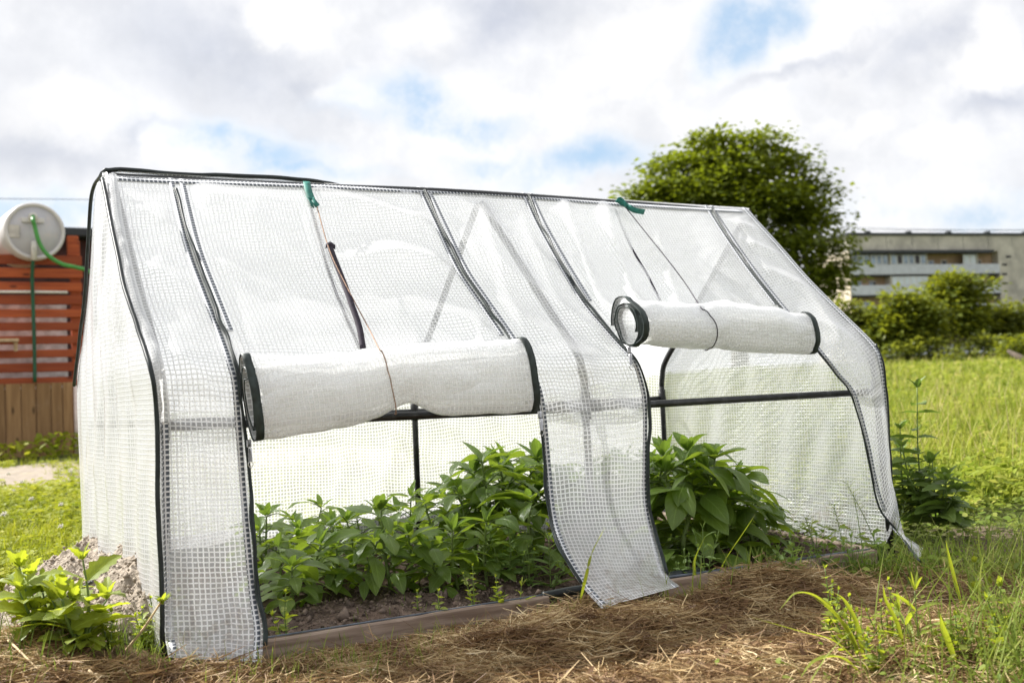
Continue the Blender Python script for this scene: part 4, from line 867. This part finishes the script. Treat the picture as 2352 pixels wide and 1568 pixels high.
# tall flowering grasses at the right corner
for i, (px, py, tx, ty, lab) in enumerate(((2030, 1290, 1945, 1110, 'tall seeding grass leaning left at the right bed corner'), (1985, 1290, 1960, 1130, 'straight seeding grass stem left of the leaning one'), (1945, 1300, 1915, 1160, 'short seeding grass over the right end of the board'), (2045, 1300, 2080, 1150, 'seeding grass leaning right past the loose flap tip'), (1880, 1300, 1850, 1190, 'yellow seeding grass over the middle of the right board'))):
    b = gp(px, py); dp = depth(b); tpp = at(tx, ty, dp+.02); e = empty('seeding_grass', b, lab, 'grass', 'seeding grasses at the right bed corner')
    P = catmull([b, (b+tpp)/2+np.array([0, 0, .01]), tpp], 8); MB().tube(P, [.0014, .0006], 5).build('stem', STEM, e); k = MB()
    for j in range(22):
        q = P[-1-int(j*.3)]; a = random.uniform(0, 6.28); q2 = q+np.array([math.cos(a), math.sin(a), .6])*random.uniform(.006, .022); k.tube([q, q2], [.0005, .0003], 3); leaf(k, q2, (math.cos(a), math.sin(a), .3), .006, .003, .2, .1, 0, 3)
    k.build('seed_head', WEED, e)
# white clover heads
cm = None
for i in range(34):
    if i < 22: x, y, r = polar(1, 3.2, 7, .0, .13); x = float(x[0]); y = float(y[0])
    else: x, y, r = polar(1, 5, 14, .80, .98); x = float(x[0]); y = float(y[0])
    z = float(H(x, y))+random.uniform(.06, .11)
    if cm is None:
        k = MB()
        for q in range(30):
            a = random.uniform(0, 6.28); e_ = math.asin(random.uniform(-.5, 1)); leaf(k, (0, 0, 0), (math.cos(a)*math.cos(e_), math.sin(a)*math.cos(e_), math.sin(e_)), .013, .007, .2, .4, 0, 3)
        o = k.build('clover_flower', WHITEP); cm = o
    else: o = cm.copy(); COL.objects.link(o)
    o.location = (x, y, z); s_ = random.uniform(.8, 1.3); o.scale = (s_,)*3
    tag(o, 'white clover flower head in the sunny lawn on the left' if i < 22 else 'white clover flower head in the meadow on the right', 'flower', 'clover heads in the left lawn' if i < 22 else 'clover heads in the right meadow')

# ------------------------------------------------------------------ soil heap, plank, sticks
SANDY = plain('dry_soil', (.37, .315, .255), .98, .2, 60, bump=.02, spec=.1)
u_, v_ = np.meshgrid(np.linspace(0, 1, 150), np.linspace(-.02, 1.15, 260), indexing='ij'); xx = .012-np.interp(v_, [0, .1, .3, .6, 1.15], [.07, .15, .30, .38, .36])*u_
top = np.interp(v_, [-.02, .07, .10, .13, .20, .30, .36, .43, .52, .66, .80, .95, 1.10, 1.15], [-.10, -.07, .03, .095, .118, .140, .128, .105, .108, .125, .105, .05, -.05, -.10])
zz = -.10+(top+.10)*np.clip(1-u_*1.0, 0, 1)**1.0+(fbm(xx*20, v_*20, 8)-.47)*.05*ss(u_, 1, .6)+(fbm(xx*55, v_*55, 18, 4)-.47)*.024
I = np.arange(u_.size).reshape(u_.shape)
tag(mesh('soil_heap', np.stack([xx, v_, zz], -1).reshape(-1, 3), np.stack([I[:-1, :-1], I[1:, :-1], I[1:, 1:], I[:-1, 1:]], -1).reshape(-1, 4), SANDY, origin=(-.2, .4, -.03)), 'heap of pale dry soil piled against the left end film', 'soil heap')
def clods(Cn, size, name, mat, parent=None):
    n = len(Cn); O = np.array([(1, 0, 0), (-1, 0, 0), (0, 1, 0), (0, -1, 0), (0, 0, 1), (0, 0, -1)], float)
    V = Cn[:, None]+O[None]*size[:, None, None]*rng.uniform(.5, 1.15, (n, 6, 1))+rng.normal(0, .18, (n, 6, 3))*size[:, None, None]
    T = np.array([(0, 2, 4), (2, 1, 4), (1, 3, 4), (3, 0, 4), (2, 0, 5), (1, 2, 5), (3, 1, 5), (0, 3, 5)])
    return mesh(name, V.reshape(-1, 3), (np.arange(n)[:, None, None]*6+T[None]).reshape(-1, 3), mat, parent, smooth=False)
ii = rng.integers(0, u_.size, 5200); cc = np.stack([xx.ravel()[ii], v_.ravel()[ii], zz.ravel()[ii]], 1)+rng.normal(0, .006, (5200, 3))*np.array([1, 1, .2]); cc[:, 2] += .001
tag(clods(cc, np.exp(rng.normal(math.log(.0028), .5, 5200)), 'soil_crumbs', SANDY), 'loose crumbs of dry soil on the pale heap', 'soil', kind='stuff')
x = U(.03, 1.7, 9000); y = U(-.03, .9, 9000)**1.0
BEDS = plain('bed_clods', (.15, .115, .092), .98, .35, 40, bump=.004, spec=.1)
tag(clods(np.stack([x, y, H(x, y)+.001], 1), np.exp(rng.normal(math.log(.0032), .55, 9000)), 'soil_clods', BEDS), 'brown soil clods covering the bed between the pepper plants', 'soil', kind='stuff')
OLDW = wood_mat('old_plank', (.24, .17, .11), (.42, .32, .22), 'X', 40, .85)
def stick(pa, pb, w_, h_, name, lab, cat, mat=OLDW, lift=.0):
    a, b = np.array(pa), np.array(pb); d = norm(b-a); s = norm(np.cross(d, [0, 0, 1])); u2 = np.cross(s, d)
    tag(MB().box((a+b)/2, (np.linalg.norm(b-a), w_, h_), ax=[d, s, u2], bev=.002).build(name, mat, origin=(a+b)/2, smooth=False), lab, cat)
pa = gp(150, 1490); pb = gp(228, 1440); stick(pa+np.array([-.02, .03, .0]), pb+np.array([.02, .03, .035]), .03, .03, 'plank', 'short old plank lying tilted below the soil heap', 'plank')
pc = gp(270, 1480); stick(pb+np.array([.015, .01, .02]), pc+np.array([0, .02, .0]), .012, .03, 'plank', 'broken plank end slanting down right of the tilted plank', 'plank')
zt = .075; stick(onz(150, 1372, .06), onz(212, 1335, .09), .006, .006, 'twig', 'dark twig lying on the slope of the soil heap', 'twig', POLE)
for i, (pts, lab) in enumerate((([(1810, 1385), (1890, 1372), (1960, 1376)], 'dry stem arching flat over the shaded hay at the right'), ([(1780, 1400), (1795, 1450), (1820, 1515)], 'white dry straw sticking down from the hay clump'), ([(1560, 1520), (1620, 1512), (1680, 1508)], 'pale straight straw lying on the front hay'), ([(20, 1490), (60, 1530), (90, 1560)], 'thick pale straw at the bottom left edge'), ([(205, 1560), (235, 1590), (260, 1620)], 'pale straw bending at the bottom left'), ([(1490, 1470), (1520, 1478), (1545, 1490)], 'short white straw curl in the front hay'))):
    tag(MB().tube([gp(a, b_, .014) for a, b_ in pts], [.0022, .0012], 6, res=5).build('straw', DRY, origin=gp(*pts[0])), lab, 'straw', 'single pale straws')

# ------------------------------------------------------------------ left background: screen, barrel, hoses, shed
Y0 = 10.4; RED = wood_mat('stained_slat', (.30, .055, .016), (.47, .105, .028), 'X', 22, .6); BROWN = wood_mat('brown_board', (.27, .15, .065), (.43, .26, .12), 'Z', 22, .8)
GREYB = plain('grey_sheet', (.58, .59, .63), .5, .25, 9)
SCR = empty('slatted_screen', (.4, Y0, -.03), 'red brown slatted wooden screen with a brown board base', 'screen')
def zy(py, px=95): return float(ony(px, py, Y0)[2])
xr = float(ony(189, 700, Y0)[0]); xl = -1.4
for a, b_ in ((586, 608), (616, 638), (648, 669), (678, 699), (710, 729), (740, 759), (771, 790), (803, 821), (833, 854), (866, 886)):
    z1, z0 = zy(a), zy(b_); MB().box(((xl+xr)/2, Y0, (z0+z1)/2), (xr-xl+random.uniform(-.02, .02), .028, z1-z0), bev=.006).build('slat', RED, SCR, smooth=False)
xp = float(ony(176, 700, Y0)[0])
MB().box((xp, Y0+.06, 1.05), (.10, .08, 2.10+.28), bev=.008).build('post', RED, SCR, smooth=False); MB().box((xp-.02, Y0+.05, zy(562)), (.115, .07, zy(539)-zy(586)), bev=.006).build('post', RED, SCR, smooth=False)
MB().box((-.9, Y0+.06, 1.0), (.10, .08, 2.0), bev=.008).build('post', RED, SCR, smooth=False)
zt = zy(884); xb = float(ony(168, 960, Y0)[0]); n_ = 0; x = xl; bm = MB()
while x < xb-.02:
    wv = random.uniform(.10, .15); wv = min(wv, xb-x); MB().box((x+wv/2, Y0-.045+random.uniform(-.004, .004), (zt-.02)/2), (wv-.006, .025, zt+.06), bev=.004).build('board', BROWN, SCR, smooth=False); x += wv
tag(MB().box((.1, Y0+.5, (zy(690)+zy(890))/2), (2.3, .01, zy(690)-zy(890)), bev=.002).build('grey_panel', GREYB, smooth=False), 'pale grey sheet showing through the gaps of the slatted screen', 'panel')
tag(MB().tube([(float(ony(174, 960, Y0)[0]), Y0-.08, -.05), (float(ony(174, 960, Y0)[0]), Y0-.08, zy(888))], .026, 12).build('white_post', plain('pinkish_pipe', (.74, .62, .56), .5, .08, 20)), 'pale pinkish pipe standing at the right end of the board fence', 'post')
tag(MB().tube([ony(-40, 670, Y0-.05), ony(60, 670, Y0-.05), ony(155, 671, Y0-.05)], .014, 8).build('white_rod', WHITEP), 'white rod hung across the slatted screen', 'rod')
sh = MB(); p = ony(10, 782, Y0-.15); sh.box(p+np.array([-.05, 0, .0]), (.35, .2, .028)); sh.box(ony(36, 795, Y0-.1), (.035, .05, .10)); tag(sh.build('small_shelf', plain('pale_wood', (.50, .36, .22), .7, .15, 20), smooth=False), 'small pale wooden shelf fixed to the slatted screen', 'shelf')
# barrel
bc = ony(80, 531, Y0-.12); BA = norm((-.10, 1, .0)); rad = 66/FPX*depth(bc)
BAR = empty('water_barrel', bc-np.array([0, 0, rad]), 'white plastic water barrel lying on top of the slatted screen', 'barrel')
PLAS = plain('barrel_plastic', (.66, .63, .62), .45, .06, 5, dark=(.58, .54, .52), dscale=2)
MB().lathe(bc, BA, [(.02, rad*.97), (.04, rad), (.10, rad), (.12, rad*1.02), (.30, rad*1.03), (.55, rad*1.03), (.72, rad), (.80, rad*.9)], 48).build('body', PLAS, BAR)
k = MB(); a_ = [bc+rad*.93*(math.cos(q)*norm(np.cross(BA, [0, 0, 1]))+math.sin(q)*np.array([0, 0, 1.])) for q in np.linspace(0, 2*math.pi, 49)]; k.tube(a_, .022, 8, caps=False).build('rim', PLAS, BAR)
MB().lathe(bc-BA*.005, BA, [(0, rad*.86), (.02, rad*.88), (.03, rad*.9)], 48).build('lid', plain('lid_plastic', (.52, .51, .54), .45, .06, 4, dark=(.62, .55, .52), dscale=2.5), BAR)
FIT = plain('pale_fitting', (.66, .63, .58), .4, .1, 30)
MB().box(bc+np.array([-.02, -.03, .11]), (.22, .02, .05), bev=.006).build('cross_bar', PLAS, BAR, smooth=False)
MB().box(bc+np.array([-.20, -.03, -.01]), (.10, .015, .13), bev=.006).build('label_plate', plain('plate', (.56, .52, .48), .5, .1, 20), BAR, smooth=False)
MB().lathe(bc+np.array([-.02, -.03, .14]), (0, -1, 0), [(0, .05), (.03, .045), (.05, .03)], 16).build('outlet', FIT, BAR)
tapz = MB(); q0 = bc+np.array([-.02, -.06, -.17]); tapz.tube([q0+np.array([0, 0, .06]), q0, q0+np.array([0, -.02, -.14])], [.02, .028, .03], 10); tapz.lathe(q0+np.array([0, -.02, .03]), (0, 0, 1), [(0, .03), (.02, .04), (.05, .02)], 12); tapz.lathe(q0+np.array([0, -.02, -.16]), (0, 0, 1), [(0, .036), (.05, .036), (.06, .028), (.10, .04), (.12, .03)], 12); tapz.build('tap', FIT, BAR)
HOSEG = plain('green_hose', (.07, .30, .06), .4, .15, 10); HOSED = plain('dark_green_hose', (.012, .085, .04), .45, .15, 10)
yh = Y0-.30
tag(MB().tube([ony(76, 497, yh+.10), ony(76, 506, yh), ony(80, 520, yh), ony(90, 556, yh), ony(109, 585, yh), ony(140, 605, yh), ony(175, 614, yh), ony(206, 624, yh), ony(260, 660, yh)], .021, 10, res=6).build('garden_hose', HOSEG), 'bright green hose curving down from the lid of the white barrel', 'hose')
tag(MB().tube([ony(76, 592, yh+.12), ony(74, 640, yh+.18), ony(76, 700, yh+.2), ony(79, 800, yh+.2), ony(80, 878, yh+.2)], .019, 10, res=6).build('garden_hose', HOSED), 'dark green hose hanging straight down from the barrel tap', 'hose')
SHD = empty('dark_shed', (.8, 12.5, 0), 'dark shed with a black roof edge behind the slatted screen', 'shed')
zr = float(ony(180, 528, 12.6)[2]); zw = float(ony(180, 549, 12.6)[2])
MB().box((.4, 13.6, zw/2), (3.6, 1.9, zw), bev=.01).build('wall', plain('maroon_wall', (.045, .014, .012), .8, .3, 8), SHD, smooth=False); MB().box((.4, 13.5, (zr+zw)/2), (3.9, 2.2, zr-zw), bev=.02).build('roof', plain('black_roof', (.025, .027, .03), .6, .2, 6), SHD, smooth=False)
tag(MB().tube([at(-1500, 440, 24), at(-60, 456, 26), at(330, 462, 28), at(1250, 492, 32)], .008, 5, res=3).build('overhead_wire', PIPING), 'thin overhead wire crossing the sky left of the greenhouse', 'wire')

# ------------------------------------------------------------------ apartment block far right
CONC = plain('concrete', (.52, .49, .42), .9, .12, .5, dark=(.36, .34, .30), dscale=.35); PAR = plain('balcony_grey', (.55, .58, .63), .7, .07, 1.2)
INN = plain('loggia_wall', (.44, .31, .20), .9, .12, .8); GLASS = plain('window_glass', (.22, .29, .38), .12, .3, .8, spec=.8); DGL = plain('dark_glass', (.02, .018, .016), .2, .2, 1); FRM = plain('window_frame', (.62, .63, .62), .5, .06, 2); SUNLIT = plain('sunlit_end_wall', (.70, .60, .46), .85, .06, 1)  # end wall brighter than the concrete: sunlight put into its cream colour
ROOFD = plain('roof_edge', (.05, .055, .06), .7, .2, 2)
DB = 165.0; o_ = at(1957, 700, DB); vr = norm(ray(2150, 700)*np.array([1, 1, 0])); perp = np.array([vr[1], -vr[0], 0.])
ub = norm(perp*math.cos(.66)+vr*math.sin(.66)); nb = np.array([ub[1], -ub[0], 0.])
if nb @ vr > 0: nb = -nb                                        # outward, to the camera
def sc_(px, py):                                                # pixel -> (s along facade, z)
    v = ray(px, py); t_ = ((o_-CAM) @ nb)/(v @ nb); p = CAM+v*t_; return float((p-o_) @ ub), float(p[2])
BLD = empty('apartment_block', (*o_[:2], 1.0), 'long grey concrete apartment block with loggias behind the bushes', 'building')
AX = [ub, nb, np.array([0, 0, 1.])]
def slab(s0, s1, z0, z1, d0, d1, name, mat, parent=None):       # d measured outward from the facade plane
    c_ = o_+ub*(s0+s1)/2+nb*(d0+d1)/2; c_ = np.array([c_[0], c_[1], (z0+z1)/2])
    return MB().box(c_, (abs(s1-s0), abs(d1-d0), abs(z1-z0)), ax=AX, bev=.02).build(name, mat, parent or BLD, smooth=False)
ztop = sc_(2150, 535)[1]; zcan = sc_(2150, 577)[1]; SL = 0.0; SR = sc_(2294, 600)[0]; SE = SR+42
LV = []                                                          # (floor sill z, parapet top z) from the photo
pz = [(sc_(2150, 607)[1], sc_(2150, 629)[1]), (sc_(2150, 653)[1], sc_(2150, 675)[1])]; pitch = pz[0][0]-pz[1][0]
pz += [(pz[0][0]-pitch*k_, pz[0][1]-pitch*k_) for k_ in (2, 3, 4, 5)]
slab(SL, SR, zcan, ztop-.4, -9, 0, 'wall', CONC); slab(SR, SE, 0, ztop-.4, -9, .02, 'wall', CONC)
slab(SL, SR, 0, zcan, -9, -1.5, 'loggia_wall', INN); slab(SL-.15, SL+.05, 0, zcan, -9.1, .0, 'side_wall', SUNLIT)
slab(SL-.4, SE, ztop-.4, ztop, -9.3, .25, 'roof', ROOFD); slab(SL, SR-1.5, zcan-.35, zcan+.1, -.5, .9, 'canopy', ROOFD)
for k_ in range(9): slab(3+k_*7.2, 3.8+k_*7.2, ztop, ztop+.25, -.3, .3, 'roof_cap', ROOFD)
for k_ in range(7): slab(2+k_*4.6, 2.05+k_*4.6, zcan+.3, ztop-.5, 0, .02, 'panel_joint', ROOFD)
def win(px0, px1, za, zb_, d, n_, darks=(), gl=None):
    s0, s1 = sc_(px0, 600)[0], sc_(px1, 600)[0]; fr = MB(); c2 = (s1-s0)/n_
    f_ = slab(s0, s1, za, zb_, d-.14, d-.06, 'window', FRM)
    for k_ in range(n_): slab(s0+c2*k_+.12*c2, s0+c2*(k_+1)-.12*c2, za+.12, zb_-.12, d-.055, d-.02, 'pane', DGL if k_ in darks else (gl or GLASS), f_)
PALE = plain('pale_glazing', (.60, .66, .70), .35, .08, .8)
for i, (zp, zb_) in enumerate(pz):
    up_ = zcan if i == 0 else pz[i-1][1]
    slab(SL, SR, zb_, zp, -.05, .12, 'balcony', PAR)
    slab(SL, SR, zb_-.22, zb_-.02, -1.5, .1, 'balcony_floor', ROOFD)
    for px in (2045, 2130, 2246): s = sc_(px, 600)[0]; slab(s-.1, s+.1, zb_, up_-.25, -1.5, -.02, 'partition', CONC)
    if i == 0:
        win(1958, 1998, zp+.05, up_-.5, 0, 3); win(2000, 2040, zp+.05, up_-.5, 0, 3); win(2047, 2128, zp+.05, up_-.5, 0, 6, (1, 4))
        win(2133, 2160, zp-.6, up_-1.2, -1.4, 2); win(2176, 2190, zp-.6, up_-1.2, -1.4, 1, (0,)); win(2213, 2243, zp, up_-.5, 0, 2, gl=PALE); win(2248, 2268, zp-.6, up_-1.2, -1.4, 2, (1,))
    elif i == 1:
        win(1962, 1990, zp-.6, up_-.8, -1.4, 3, (0,)); win(2007, 2022, zp-.6, up_-.8, -1.4, 2, (1,)); win(2047, 2130, zp, up_-.3, 0, 6, gl=PALE); win(2135, 2155, zp-.6, up_-.8, -1.4, 2); win(2258, 2272, zp-.6, up_-.8, -1.4, 2, (0,))
    else:
        win(1985, 2010, zp-.6, up_-.8, -1.4, 2); win(2140, 2160, zp-.6, up_-.8, -1.4, 2); win(2255, 2275, zp-.6, up_-.8, -1.4, 2, (1,))
for px, py in ((2307, 608), (2307, 630), (2308, 651), (2316, 590)): s, z = sc_(px, py); slab(s-.5, s+.5, z-.15, z+.2, .02, .05, 'vent', DGL)
for k_ in range(5):
    s = SR+9; z = pz[2][0]-pitch*k_+1; slab(s, s+3, z, z+1.6, .02, .06, 'window', GLASS); slab(s-.5, s+4, z-1.4, z-.2, .02, 1.1, 'balcony', PAR)
for k_, (pa, pb) in enumerate(((527, 523), (521, 526))):
    tag(MB().tube([at(1930, pa+8*0, 150), at(2150, (pa+pb)/2+4, 152), at(2400, pb+4, 155)], .03, 5, res=3).build('cable', PIPING), ('lower' if k_ == 0 else 'upper')+' thin cable strung just above the apartment block roof', 'cable')

# ------------------------------------------------------------------ trees and bushes
BARK = plain('bark', (.10, .075, .055), .9, .3, 4, bump=.03)
TREE = leaf_mat('chestnut_leaf', (.065, .10, .011), (.165, .195, .02), .42, .45, False, (.30, .36, .012), .4, .85)
BUSH1 = leaf_mat('bush_leaf', (.09, .13, .015), (.19, .22, .025), .42, .5, False, (.36, .38, .02), .4, .85)
BUSH2 = leaf_mat('olive_leaf', (.085, .115, .018), (.18, .20, .03), .42, .5, False, (.32, .34, .03), .4, .85)
def crown(lobes, dep, nl, ls, spread, seed, droop=.5, clump=.55, keepz=None):
    """leaf clumps spread through and over a set of lobes; lobe = (px, py, r px, depth offset)"""
    R = np.random.default_rng(seed); Cs = []
    wts = np.array([l[2]**2 for l in lobes], float); wts /= wts.sum()
    for l, wt in zip(lobes, wts):
        c_ = at(l[0], l[1], dep+l[3]); rr = l[2]/FPX*dep; m_ = max(4, int(nl*wt))
        v = R.normal(size=(m_, 3)); v /= np.linalg.norm(v, axis=1)[:, None]; v[:, 2] = np.where(v[:, 2] < -.5, -v[:, 2], v[:, 2])
        rad_ = rr*(R.uniform(.40, 1, m_)**.5)*(.88+.12*R.random(m_)); Cs.append((c_+v*rad_[:, None], v, np.full(m_, rr)))
    Cc = np.concatenate([c[0] for c in Cs]); Nn = np.concatenate([c[1] for c in Cs]); k = spread
    n = len(Cc)*k; P = np.repeat(Cc, k, 0); Nr = np.repeat(Nn, k, 0)
    off = R.normal(size=(n, 3))*np.array([1, 1, .34])*clump; P = P+off
    out = norm_rows(off*np.array([1, 1, .3])+Nr*.4*clump+R.normal(size=(n, 3))*.25*clump); out[:, 2] -= droop*R.random(n); out = norm_rows(out)
    sd = np.cross(out, R.normal(size=(n, 3))*.35+np.array([0, 0, 1.])); sd = norm_rows(sd); up = np.cross(sd, out)
    s = (ls*R.uniform(.6, 1.35, n))[:, None]
    V = np.stack([P, P+out*s*.5-sd*s*.34+up*s*.08, P+out*s, P+out*s*.5+sd*s*.34+up*s*.08], 1)
    return V.reshape(-1, 3), np.arange(n*4).reshape(n, 4), Cc
def norm_rows(a): return a/(np.linalg.norm(a, axis=1)[:, None]+1e-9)
def tree(name, label, cat, lobes, dep, basepx, nl, ls, spread, mat, seed, trunk=.3, droop=.5, clump=.55, group=None, limbs=9):
    b = at(basepx[0], basepx[1], dep); b[2] = float(H(b[0], b[1]))-.1; e = empty(name, b, label, cat, group)
    V, F, Cc = crown(lobes, dep, nl, ls, spread, seed, droop, clump); mesh('crown', V, F, mat, e, smooth=False)
    top = at(lobes[0][0], lobes[0][1], dep); k = MB(); R = random.Random(seed); k.tube([b, b*.6+top*.4+np.array([R.uniform(-.1, .1), 0, 0]), top], [trunk, trunk*.7, trunk*.15], 9, res=5)
    for i in range(limbs): q = Cc[R.randrange(len(Cc))]; s = R.uniform(.25, .7); p = b*(1-s)+top*s; k.tube([p, (p+q)/2+np.array([0, 0, .12*np.linalg.norm(q-p)]), q], [trunk*.35, trunk*.2, trunk*.06], 6, res=4)
    k.build('trunk', BARK, e); return e
LB = [(1690, 560, 200, 0), (1640, 360, 66, 0), (1735, 372, 72, .6), (1800, 420, 72, 0), (1560, 420, 82, 0), (1500, 470, 62, -.5), (1465, 500, 52, .4), (1850, 470, 72, .4), (1880, 540, 66, -.3), (1895, 610, 58, .3), (1860, 660, 70, 0), (1600, 520, 130, -1), (1760, 520, 120, -1.2), (1915, 640, 38, .2), (1690, 420, 90, -.8), (1440, 462, 24, 0), (1640, 320, 26, 0), (1755, 318, 24, .2), (1835, 375, 30, 0), (1900, 450, 26, 0), (1925, 560, 26, 0), (1820, 720, 60, 0), (1530, 560, 100, 0)]
LB = [(1700+(a-1700)*.94, 560+(b_-560)*.97, r_*.94, d_) for a, b_, r_, d_ in LB]
tree('chestnut_tree', 'large round dark green chestnut tree rising behind the right end of the greenhouse', 'tree', LB, 45, (1700, 850), 720, .24, 56, TREE, 5, .4, .6, .46)
tree('bush', 'tallest light green bush in front of the apartment block', 'bush', [(2190, 705, 50, 0), (2150, 675, 20, .3), (2195, 660, 30, 0), (2235, 675, 24, .2), (2170, 740, 56, -.4), (2215, 750, 50, .2), (2256, 655, 12, 0), (2180, 640, 14, 0)], 38, (2195, 830), 260, .20, 24, BUSH1, 6, .12, .45, .28)
tree('bush', 'wide mid green bush left of the tallest light green bush', 'bush', [(2095, 735, 46, 0), (2040, 742, 36, .3), (2080, 705, 24, 0), (2120, 715, 26, -.2), (2060, 775, 52, -.3), (2120, 775, 48, 0), (2025, 722, 14, 0), (2052, 690, 10, 0), (2070, 680, 8, 0)], 36, (2080, 830), 260, .19, 24, BUSH1, 7, .12, .45, .28)
tree('bush', 'dark low bush right beside the greenhouse eave', 'bush', [(1985, 768, 46, 0), (1965, 738, 32, .3), (2020, 785, 38, -.3), (1945, 750, 34, 0), (1990, 800, 36, -.5), (1935, 715, 24, 0)], 37, (1990, 830), 220, .18, 24, BUSH2, 8, .1, .45, .26)
tree('bush', 'olive bush at the right edge below the apartment block', 'bush', [(2290, 752, 44, 0), (2330, 735, 32, .2), (2270, 735, 24, 0), (2310, 785, 38, -.3), (2360, 765, 48, .3), (2250, 780, 34, 0), (2300, 705, 14, 0)], 39, (2300, 830), 240, .19, 24, BUSH2, 9, .12, .45, .28)
tree('bush', 'low brownish shrub row at the far edge of the meadow', 'bush', [(2095, 812, 22, 0), (2140, 800, 26, .2), (2178, 818, 16, -1), (2215, 810, 20, 0), (2262, 800, 28, 0), (2050, 818, 18, 0), (2240, 822, 14, -1)], 34.5, (2150, 830), 90, .15, 22, BUSH2, 10, .05, .3, .22, limbs=4)
tree('bush', 'small leafy bush by the dark log at the right edge', 'bush', [(2340, 800, 26, 0), (2320, 808, 18, 0), (2365, 795, 30, 0)], 30, (2340, 835), 60, .12, 22, BUSH1, 11, .04, .3, .18, limbs=3)
tag(MB().tube([at(2316, 806, 27), at(2340, 820, 26.5), at(2400, 850, 26)], [.04, .08, .11], 9, res=4).build('log', BARK), 'dark weathered log sloping down at the right edge of the meadow', 'log')
